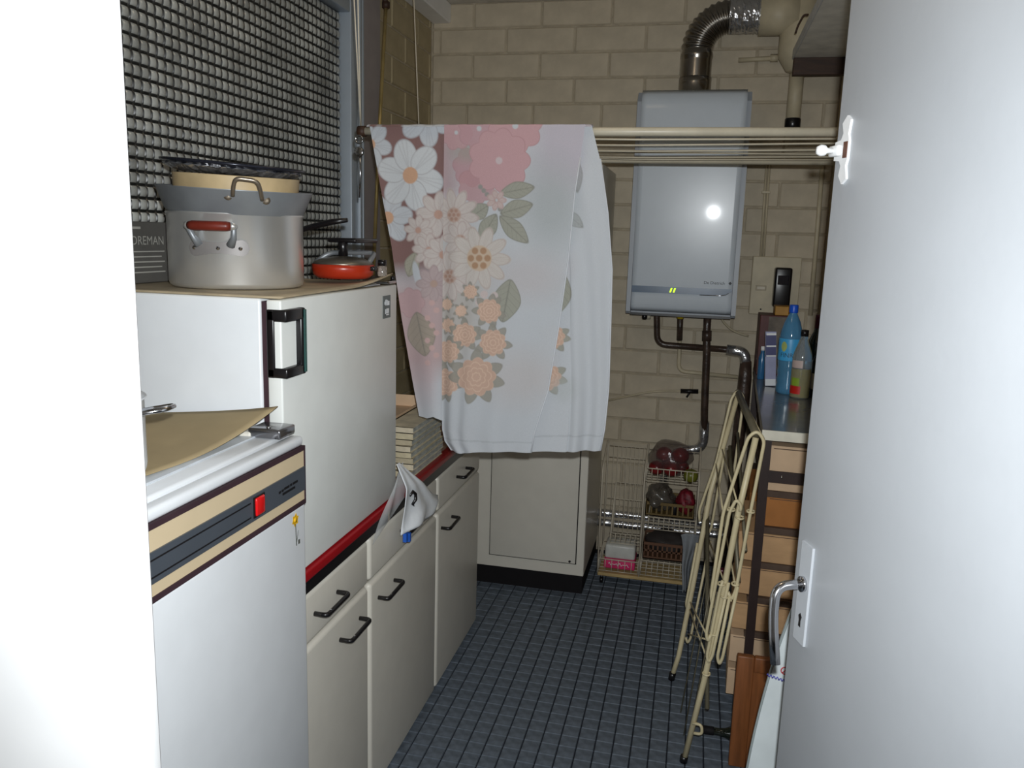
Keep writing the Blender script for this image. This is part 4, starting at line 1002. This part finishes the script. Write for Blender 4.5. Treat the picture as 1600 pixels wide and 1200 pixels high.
# boxes at the far end
rb = thing('maroon_carton', 'maroon carton with a brown side at the far end of the worktop', 'carton', (.39, 4.0, SZ))
obj('carton_body', MB().box(.300, .445, 3.93, 4.10, SZ+.001, 1.366, .002, 1), mat('maroon_card', srgb(88,44,42), .55, var=.2, scale=14), rb)
obj('front_print', MB().box(.338, .444, 3.9285, 3.9295, SZ+.01, 1.36), mat('dull_brown_print', srgb(104,92,78), .55, var=.25, scale=18), rb)
obj('orange_patch', MB().box(.318, .355, 3.9275, 3.9283, 1.17, 1.215), mat('orange_patch', srgb(170,110,50), .5), rb)
yb = obj('ochre_box', MB().box(.365, .452, 3.96, 4.06, 1.3665, 1.408, .002, 1), mat('ochre_card', srgb(178,128,40), .55, var=.1), None, (.41,4.01,1.3665)); tag(yb, 'small ochre box lying on the maroon carton', 'box')
for k, (x, lab) in enumerate(((.300,'leftmost blue bottle in the row by the maroon carton'), (.318,'thin blue bottle between two others by the maroon carton'))):
    p = (x+.012, 3.80+.035*k, SZ)
    b = thing('small_blue_bottle', lab, 'bottle', p, group='small blue bottles at the worktop edge')
    obj('bottle_body', MB().lathe([(0,.002),(.014,0),(.016,.004),(.016,.10),(.008,.12),(.008,.135)], p, 16), mat('cyan_plastic', srgb(60,120,170), .2, trans=.2), b)
    obj('bottle_cap', MB().lathe([(.0095,.132),(.0095,.15),(0,.151)], p, 12), M_white, b)

# ------------------------------------------------------------------ folded drying rack leaning on the shelving
M_rack = mat('beige_rack_coating', srgb(212,199,162), .4, var=.04)
rk = thing('drying_rack', 'folded cream wire drying rack leaning against the shelving', 'drying rack', (.08, 2.75, 0))
def lean(t, y0, x_top, x_foot, zt=1.125): return Vector((x_foot+(x_top-x_foot)*t, y0, zt*t))
def RN(x, z): return Vector((x, 2.48, z))
def RF(x, z): return Vector((x, 3.10, z))
obj('top_bar', MB().tube([(.207,2.50,1.122),(.182,3.17,1.128)], .0125, 12), M_olive, rk)
def hairpin(top, l, r, wr_, close=False):
    """wire down the left, over the top, down the right"""
    c = (l[0]+r[0])/2
    return MB().tube(fillet([*l[1], top+Vector((-.022,0,.012)), top+Vector((.022,0,.012)), *r[1]], .02, 5), wr_, 8)
# near side
obj('leg_tube', MB().tube([(.205,2.482,1.115),(.172,2.482,.87),(.148,2.482,.62),(.110,2.482,.30),(.066,2.482,.005)], .0095, 12), M_rack, rk)
obj('wire_loop', MB().tube(fillet([(.117,2.470,.560),(.110,2.470,.600),(.127,2.470,.872),(.182,2.470,1.118),(.206,2.470,1.140),(.230,2.470,1.112),(.207,2.470,.881),(.184,2.470,.626),(.172,2.470,.590),(.160,2.470,.618)], .018, 5), .0055, 8), M_rack, rk)
obj('wire_loop', MB().tube(fillet([(.118,2.462,.470),(.112,2.462,.445),(.104,2.462,.470),(.145,2.462,.880),(.162,2.462,.922),(.178,2.462,.905),(.176,2.462,.885)], .015, 5), .0052, 8), M_rack, rk)
obj('wire_loop', MB().tube(fillet([(.160,2.466,.650),(.128,2.466,.395),(.118,2.466,.372),(.112,2.466,.395),(.135,2.466,.620),(.142,2.466,.655)], .012, 5), .0052, 8), M_rack, rk)
obj('wire_loop', MB().tube(fillet([(.188,2.466,.640),(.160,2.466,.395),(.152,2.466,.370),(.144,2.466,.395),(.166,2.466,.600)], .012, 5), .0052, 8), M_rack, rk)
obj('foot_hook', MB().tube(fillet([(.084,2.472,.150),(.112,2.462,.156),(.116,2.462,.122),(.090,2.468,.118)], .014, 5), .005, 8), M_rack, rk)
for x, z in ((.150,.885), (.178,.862), (.208,.885), (.139,.640), (.152,.600), (.181,.645), (.128,.470), (.115,.330)):
    obj('clip_ring', MB().tube(arc_pts((x,2.474,z), (1,0,0), (0,1,.15), .011, 0, 2*PI, 12), .0032, 6), M_rack, rk)
# far side
obj('leg_tube', MB().tube([(.180,3.15,1.115),(.104,3.05,.755),(.068,3.03,.414),(.030,3.0,.10),(.008,2.99,.005)], .0095, 12), M_rack, rk)
obj('wire_loop', MB().tube(fillet([(.074,3.10,.620),(.068,3.10,.660),(.118,3.10,.860),(.158,3.14,1.110),(.180,3.15,1.142),(.204,3.15,1.115),(.190,3.12,.86),(.172,3.12,.60)], .018, 5), .0055, 8), M_rack, rk)
obj('wire_loop', MB().tube(fillet([(.128,3.09,.90),(.136,3.09,.925),(.146,3.09,.90),(.118,3.08,.60),(.104,3.08,.575),(.092,3.08,.60),(.104,3.08,.78)], .014, 5), .0052, 8), M_rack, rk)
obj('wire_loop', MB().tube(fillet([(.092,3.05,.70),(.060,3.04,.30),(.050,3.04,.276),(.044,3.04,.30),(.070,3.05,.55)], .012, 5), .0052, 8), M_rack, rk)
obj('wire_loop', MB().tube(fillet([(.118,3.06,.56),(.070,3.05,.15),(.060,3.05,.13),(.052,3.05,.155)], .012, 5), .005, 8), M_rack, rk)
# cross legs and drying wires between the sides
obj('cross_leg', MB().tube([(.165,3.10,.93),(.200,2.60,.60)], .0075, 10), M_olive, rk)
obj('cross_leg', MB().tube([(.100,3.05,.66),(.130,2.55,.16)], .0075, 10), M_olive, rk)
obj('cross_leg', MB().tube([(.190,3.12,.98),(.215,2.62,.70)], .006, 8), M_olive, rk)
for (x0, z0), (x1, z1) in (((.104,.47),(.052,.30)), ((.112,.45),(.060,.15)), ((.127,.872),(.118,.86)), ((.162,.922),(.136,.92)), ((.118,.372),(.05,.28)), ((.172,.59),(.104,.575)), ((.230,1.11),(.204,1.11)), ((.184,.626),(.172,.60))):
    obj('drying_wire', MB().tube([(x0,2.466,z0),(x1,3.09,z1)], .0028, 6), M_rack, rk)
for a, b in (((.130,2.50,.60),(.075,2.55,.02)), ((.118,2.62,.62),(.062,2.6,.02)), ((.105,2.75,.55),(.048,2.72,.03))):
    obj('drying_wire', MB().tube([a, b], .0022, 6), M_olive, rk)
obj('rubber_foot', MB().tube([(.066,2.482,.022),(.064,2.482,0)], .013, 10), M_black, rk)
obj('rubber_foot', MB().tube([(.012,2.99,.03),(.008,2.99,0)], .013, 10), M_black, rk)

# ------------------------------------------------------------------ wire basket trolley
TX0, TXM, TX1, TY0, TY1 = -.385, -.182, .075, 3.80, 4.03
tr = thing('basket_trolley', 'cream wire basket trolley in two columns against the back wall', 'trolley', (-.155, 3.91, 0))
obj('base_board', MB().box(TX0, TX1, TY0, TY1, .045, .062, .003, 1), mat('pine_board', srgb(186,160,110), .5, var=.08), tr)
for x, y in ((TX0+.02,TY0+.02), (TX1-.02,TY0+.02), (TX0+.02,TY1-.02), (TX1-.02,TY1-.02)):
    c = obj('caster', MB().lathe([(.006,-.008),(.016,-.008),(.017,0),(.016,.008),(.006,.008)], (x,y,.017), 16, axis='x'), M_black, tr)
    obj('caster_stem', MB().tube([(x,y,.02),(x,y,.046)], .004, 8), M_chrome, c)
for x in (TX0, TXM, TX1):
    obj('post', MB().tube(fillet([(x,TY0+.005,.06),(x,TY0+.005,.60 if x > TX0 else .60),(x,TY1-.01,.695),(x,TY1-.01,.06)], .03, 4), .0042, 8), M_wirewhite, tr)
def basket(x0, x1, y0, y1, z0, zf, zb, nx, ny, m, fr_=.0032, fw=.0019, back=None):
    b = MB(); zb = zb or zf
    for z in (z0,): b.tube([(x0,y0,z),(x1,y0,z),(x1,y1,z),(x0,y1,z)], fw, 6, closed=True)
    b.tube([(x0,y0,zf),(x1,y0,zf),(x1,y1,zb),(x0,y1,zb)], fr_, 6, closed=True)
    for i in range(nx+1):
        x = x0+(x1-x0)*i/nx
        b.tube([(x,y0,zf),(x,y0,z0),(x,y1,z0),(x,y1,zb)], fw, 5)
    for j in range(1, ny):
        y = y0+(y1-y0)*j/ny; zt = zf+(zb-zf)*j/ny
        b.tube([(x0,y,zt),(x0,y,z0),(x1,y,z0),(x1,y,zt)], fw, 5)
    return b
obj('wire_basket', basket(TXM+.006, TX1-.004, TY0, TY1-.02, .555, .618, .66, 9, 5, M_wirewhite), M_wirewhite, tr)
obj('wire_basket', basket(TXM+.03, TX1-.004, TY0, TY1-.02, .315, .375, .42, 9, 5, M_wirewhite), M_wirewhite, tr)
b_ = basket(TXM+.006, TX1-.004, TY0, TY1-.02, .075, .150, .17, 9, 5, M_wirewhite)
b_.tube([(TXM+.006,TY0,.112),(TX1-.004,TY0,.112)], .0019, 6)
obj('wire_basket', b_, M_wirewhite, tr)
obj('wire_basket', basket(TX0+.004, TXM-.006, TY0, TY1-.02, .075, .135, .15, 6, 5, M_wirewhite), M_wirewhite, tr)
obj('wire_basket', basket(TX0+.05, TXM-.006, TY0+.05, TY1-.02, .205, .255, .47, 6, 4, M_wirewhite), M_wirewhite, tr)
g = MB()
for i in range(9): x = TX0+.03+(TXM-TX0-.03)*i/8; g.tube([(x,TY1-.012,.30),(x,TY1-.012,.66)], .0017, 5)
for z in (.66, .60, .38): g.tube([(TX0+.01,TY1-.012,z),(TXM,TY1-.012,z)], .0026, 6)
obj('back_grid', g, M_wirewhite, tr)

# contents
def lump(c, rx, ry, rz, seed, amp=.12, n=28):
    rg = random.Random(seed); ph = [rg.uniform(0, 6) for _ in range(6)]; m = MB(); cx, cy, cz = c
    def fn(u, v):
        th, p = 2*PI*u, PI*v
        k = 1+amp*(math.sin(3*th+ph[0])*math.sin(2*p+ph[1])+.6*math.sin(5*th+ph[2]+3*p)+.5*math.sin(7*p+ph[3]))*math.sin(p)
        return (cx+rx*k*math.sin(p)*math.cos(th), cy+ry*k*math.sin(p)*math.sin(th), cz-rz*k*math.cos(p))
    return m.grid(fn, n, n//2)
M_film = mat('smoky_film', srgb(96,80,80), .18, spec=.8, alpha=.36, bump=.6, bscale=40)
pb = thing('bag_of_apples', 'smoky plastic bag of dark red fruit in the top basket', 'bag', (-.06, 3.90, .56))
obj('film', lump((-.070,3.90,.652), .104, .095, .088, 3, .10, 36), M_film, pb)
for i, (x, y, z, r) in enumerate(((-.13,3.87,.605,.038), (-.06,3.85,.612,.040), (-.10,3.93,.66,.040), (-.02,3.90,.668,.042), (-.07,3.95,.61,.04), (-.01,3.94,.60,.034))):
    obj('red_fruit', lump((x,y,z), r, r, r*.92, 20+i, .03, 20), mat('dark_red_fruit', srgb(120,28,30), .3, var=.2, scale=40), pb)
ap = thing('green_apple', 'green apple at the right end of the top basket', 'apple', (.034, 3.835, .558))
obj('flesh', MB().lathe([(0,.006),(.012,0),(.03,.012),(.035,.032),(.030,.054),(.014,.062),(0,.054)], (.034,3.835,.558), 24), mat('apple_green', srgb(112,114,36), .35, var=.12), ap)
obj('stem', MB().tube([(.034,3.835,.608),(.036,3.835,.628)], .0015, 6), M_brownwood, ap)
def crate(label, x0, x1, y0, y1, z0, z1, m, nslot):
    c = thing('plastic_crate', label, 'crate', ((x0+x1)/2, (y0+y1)/2, z0))
    obj('crate_floor', MB().box(x0, x1, y0, y1, z0, z0+.004), m, c)
    for (a0, a1, b0, b1, nm) in ((x0, x1, y0, y0+.004, 'front_side'), (x0, x1, y1-.004, y1, 'back_side'), (x0, x0+.004, y0, y1, 'end_side'), (x1-.004, x1, y0, y1, 'end_side')):
        b = MB().box(a0, a1, b0, b1, z1-.014, z1).box(a0, a1, b0, b1, z0, z0+.012)
        lx = a1-a0 > b1-b0
        zm = (z0+z1)/2
        if z1-z0 > .07: b.box(a0, a1, b0, b1, zm-.004, zm+.004)
        for i in range(nslot+1):
            t = i/nslot
            if lx: x = a0+(a1-a0-.008)*t; b.box(x, x+.008, b0, b1, z0+.011, z1-.013)
            else: y = b0+(b1-b0-.008)*t; b.box(a0, a1, y, y+.008, z0+.011, z1-.013)
        obj(nm, b, m, c)
    return c
M_crate = mat('brown_crate', srgb(104,72,52), .45, var=.06)
crate('olive brown slatted crate in the middle of the trolley', TXM+.012, TX1-.012, TY0+.012, TY1-.035, .379, .448, mat('olive_crate', srgb(112,92,52), .45), 9)
crate('dark brown lattice crate near the bottom of the trolley', TXM+.012, TX1-.012, TY0+.012, TY1-.035, .158, .242, M_crate, 10)
g1 = thing('grey_bag', 'grey film bag lying in the olive brown crate', 'bag', (-.11, 3.89, .384))
obj('film', lump((-.105,3.885,.455), .066, .075, .068, 8, .2, 40), mat('grey_film', srgb(92,86,78), .22, spec=.8, alpha=.85, bump=.5, bscale=40), g1)
g2 = obj('red_net', lump((.018,3.875,.447), .045, .06, .062, 11, .12, 28), mat('red_netting', srgb(112,20,34), .5, var=.25, scale=60, bump=.6, bscale=120), None, (.018,3.875,.385)); tag(g2, 'red net of onions at the right of the olive brown crate', 'net bag')
g3 = obj('dark_jar', lump((-.030,3.828,.418), .018, .018, .034, 5, .03, 24), M_black, None, (-.030,3.828,.384)); tag(g3, 'dark round jar between grey bag and red net', 'jar')
g4 = obj('black_cloth', lump((-.06,3.90,.226), .105, .085, .058, 15, .08, 32), mat('black_cloth', srgb(46,40,38), .7), None, (-.06,3.90,.164)); tag(g4, 'dark bundle lying in the lower lattice crate', 'bundle')
pk = thing('pink_pack', 'pink and white packet in the bottom left basket', 'packet', (-.285, 3.89, .08))
obj('pack_bottom', MB().box(-.358, -.205, 3.825, 3.96, .079, .128, .004, 2), mat('pink_card', srgb(214,52,110), .5, var=.08), pk)
obj('pack_top', MB().box(-.356, -.207, 3.83, 3.955, .128, .20, .01, 2), mat('pale_wrap', srgb(206,206,200), .35, bump=.4, bscale=30), pk)
wv = []
for i in range(40): wv.append((-.335+.0026*i, 3.8225, .103+.010*math.sin(i*.95)*(.5+.5*math.cos(i*.31))))
obj('script_lettering', MB().tube(wv, .0016, 5), M_white, pk)
# grey rag hanging from the trolley's end
def rag(u, v):
    a = u-.5
    return (.062+.06*a*(1-.4*v)+.045*(1-v)**2*a-.012*v+.004*math.sin(8*v), 3.775+.010*math.sin(9*u+4*v)+.016*math.sin(14*u)*v, .325-.29*v-.03*abs(a)*(1-v)+.03*a*v)
rg_ = obj('grey_rag', MB().grid(rag, 22, 26), mat('grey_rag_cloth', srgb(142,146,150), .9, spec=.1, var=.05), None, (.06,3.78,.03)); tag(rg_, 'grey cloth hanging on the right corner of the trolley', 'cloth')
rg_.modifiers.new('t', 'SOLIDIFY').thickness = .004

# ------------------------------------------------------------------ by the door: wooden panel and ironing board
wp = thing('wooden_panel', 'orange brown moulded wooden panel standing before the shelving end', 'wooden panel', (.36, 2.52, 0))
obj('stile', MB().box(.208, .262, 2.50, 2.525, 0, .392, .004, 2), M_wood, wp)
obj('stile', MB().box(.50, .555, 2.50, 2.525, 0, .392, .004, 2), M_wood, wp)
obj('top_rail', MB().box(.262, .50, 2.50, 2.525, .34, .392, .004, 2), M_wood, wp)
obj('bottom_rail', MB().box(.262, .50, 2.50, 2.525, 0, .05, .004, 2), M_wood, wp)
obj('field', MB().box(.2615, .5005, 2.506, 2.518, .0495, .3405), M_wood, wp)
ib = thing('ironing_board', 'ironing board in a white cover standing on end behind the open door', 'ironing board', (.385, 1.9, 0))
def half(z): return .20*(1-max(0, (z-.10)/1.02)**2.3*.9)**.9 if z > .10 else .20
outl = [(z, half(z)) for z in [0.02+.05*i for i in range(22)]]
def board(y, grow):
    L_ = [(.392-h-grow, z) for z, h in outl]; R__ = [(.392+h+grow, z) for z, h in reversed(outl)]
    tip = [(.392+.02*math.cos(a), outl[-1][0]+.02*math.sin(a)) for a in (PI*.8, PI*.5, PI*.2)]
    return L_+tip+R__
obj('cover', MB().prism(board(0, 0), (0,1.885,0), (1,0,0), (0,0,1), (0,.022,0)), mat('white_cover', srgb(214,222,224), .85, spec=.1, var=.05, scale=8), ib)
obj('board_core', MB().prism(board(0, -.006), (0,1.9075,0), (1,0,0), (0,0,1), (0,.012,0)), M_alu, ib)
obj('elastic_hem', MB().tube([(x, 1.886, z) for x, z in board(0, .001)[:22]], .003, 6), mat('hem_grey', srgb(150,160,160), .8), ib)
obj('red_mark', MB().tube(arc_pts((.268,1.8835,.690), (1,0,0), (0,0,1), .009, 0, 2*PI, 16), .0014, 5).tube([(.262,1.8835,.684),(.275,1.8835,.697)], .0013, 5), mat('red_ink', srgb(196,60,70), .7), ib)
sc = [(.228+.0016*i, 1.8835, .673-.00035*i+.004*math.sin(i*1.35)) for i in range(30)]
obj('blue_mark', MB().tube(sc, .0014, 5), mat('blue_ink', srgb(90,90,180), .7), ib)
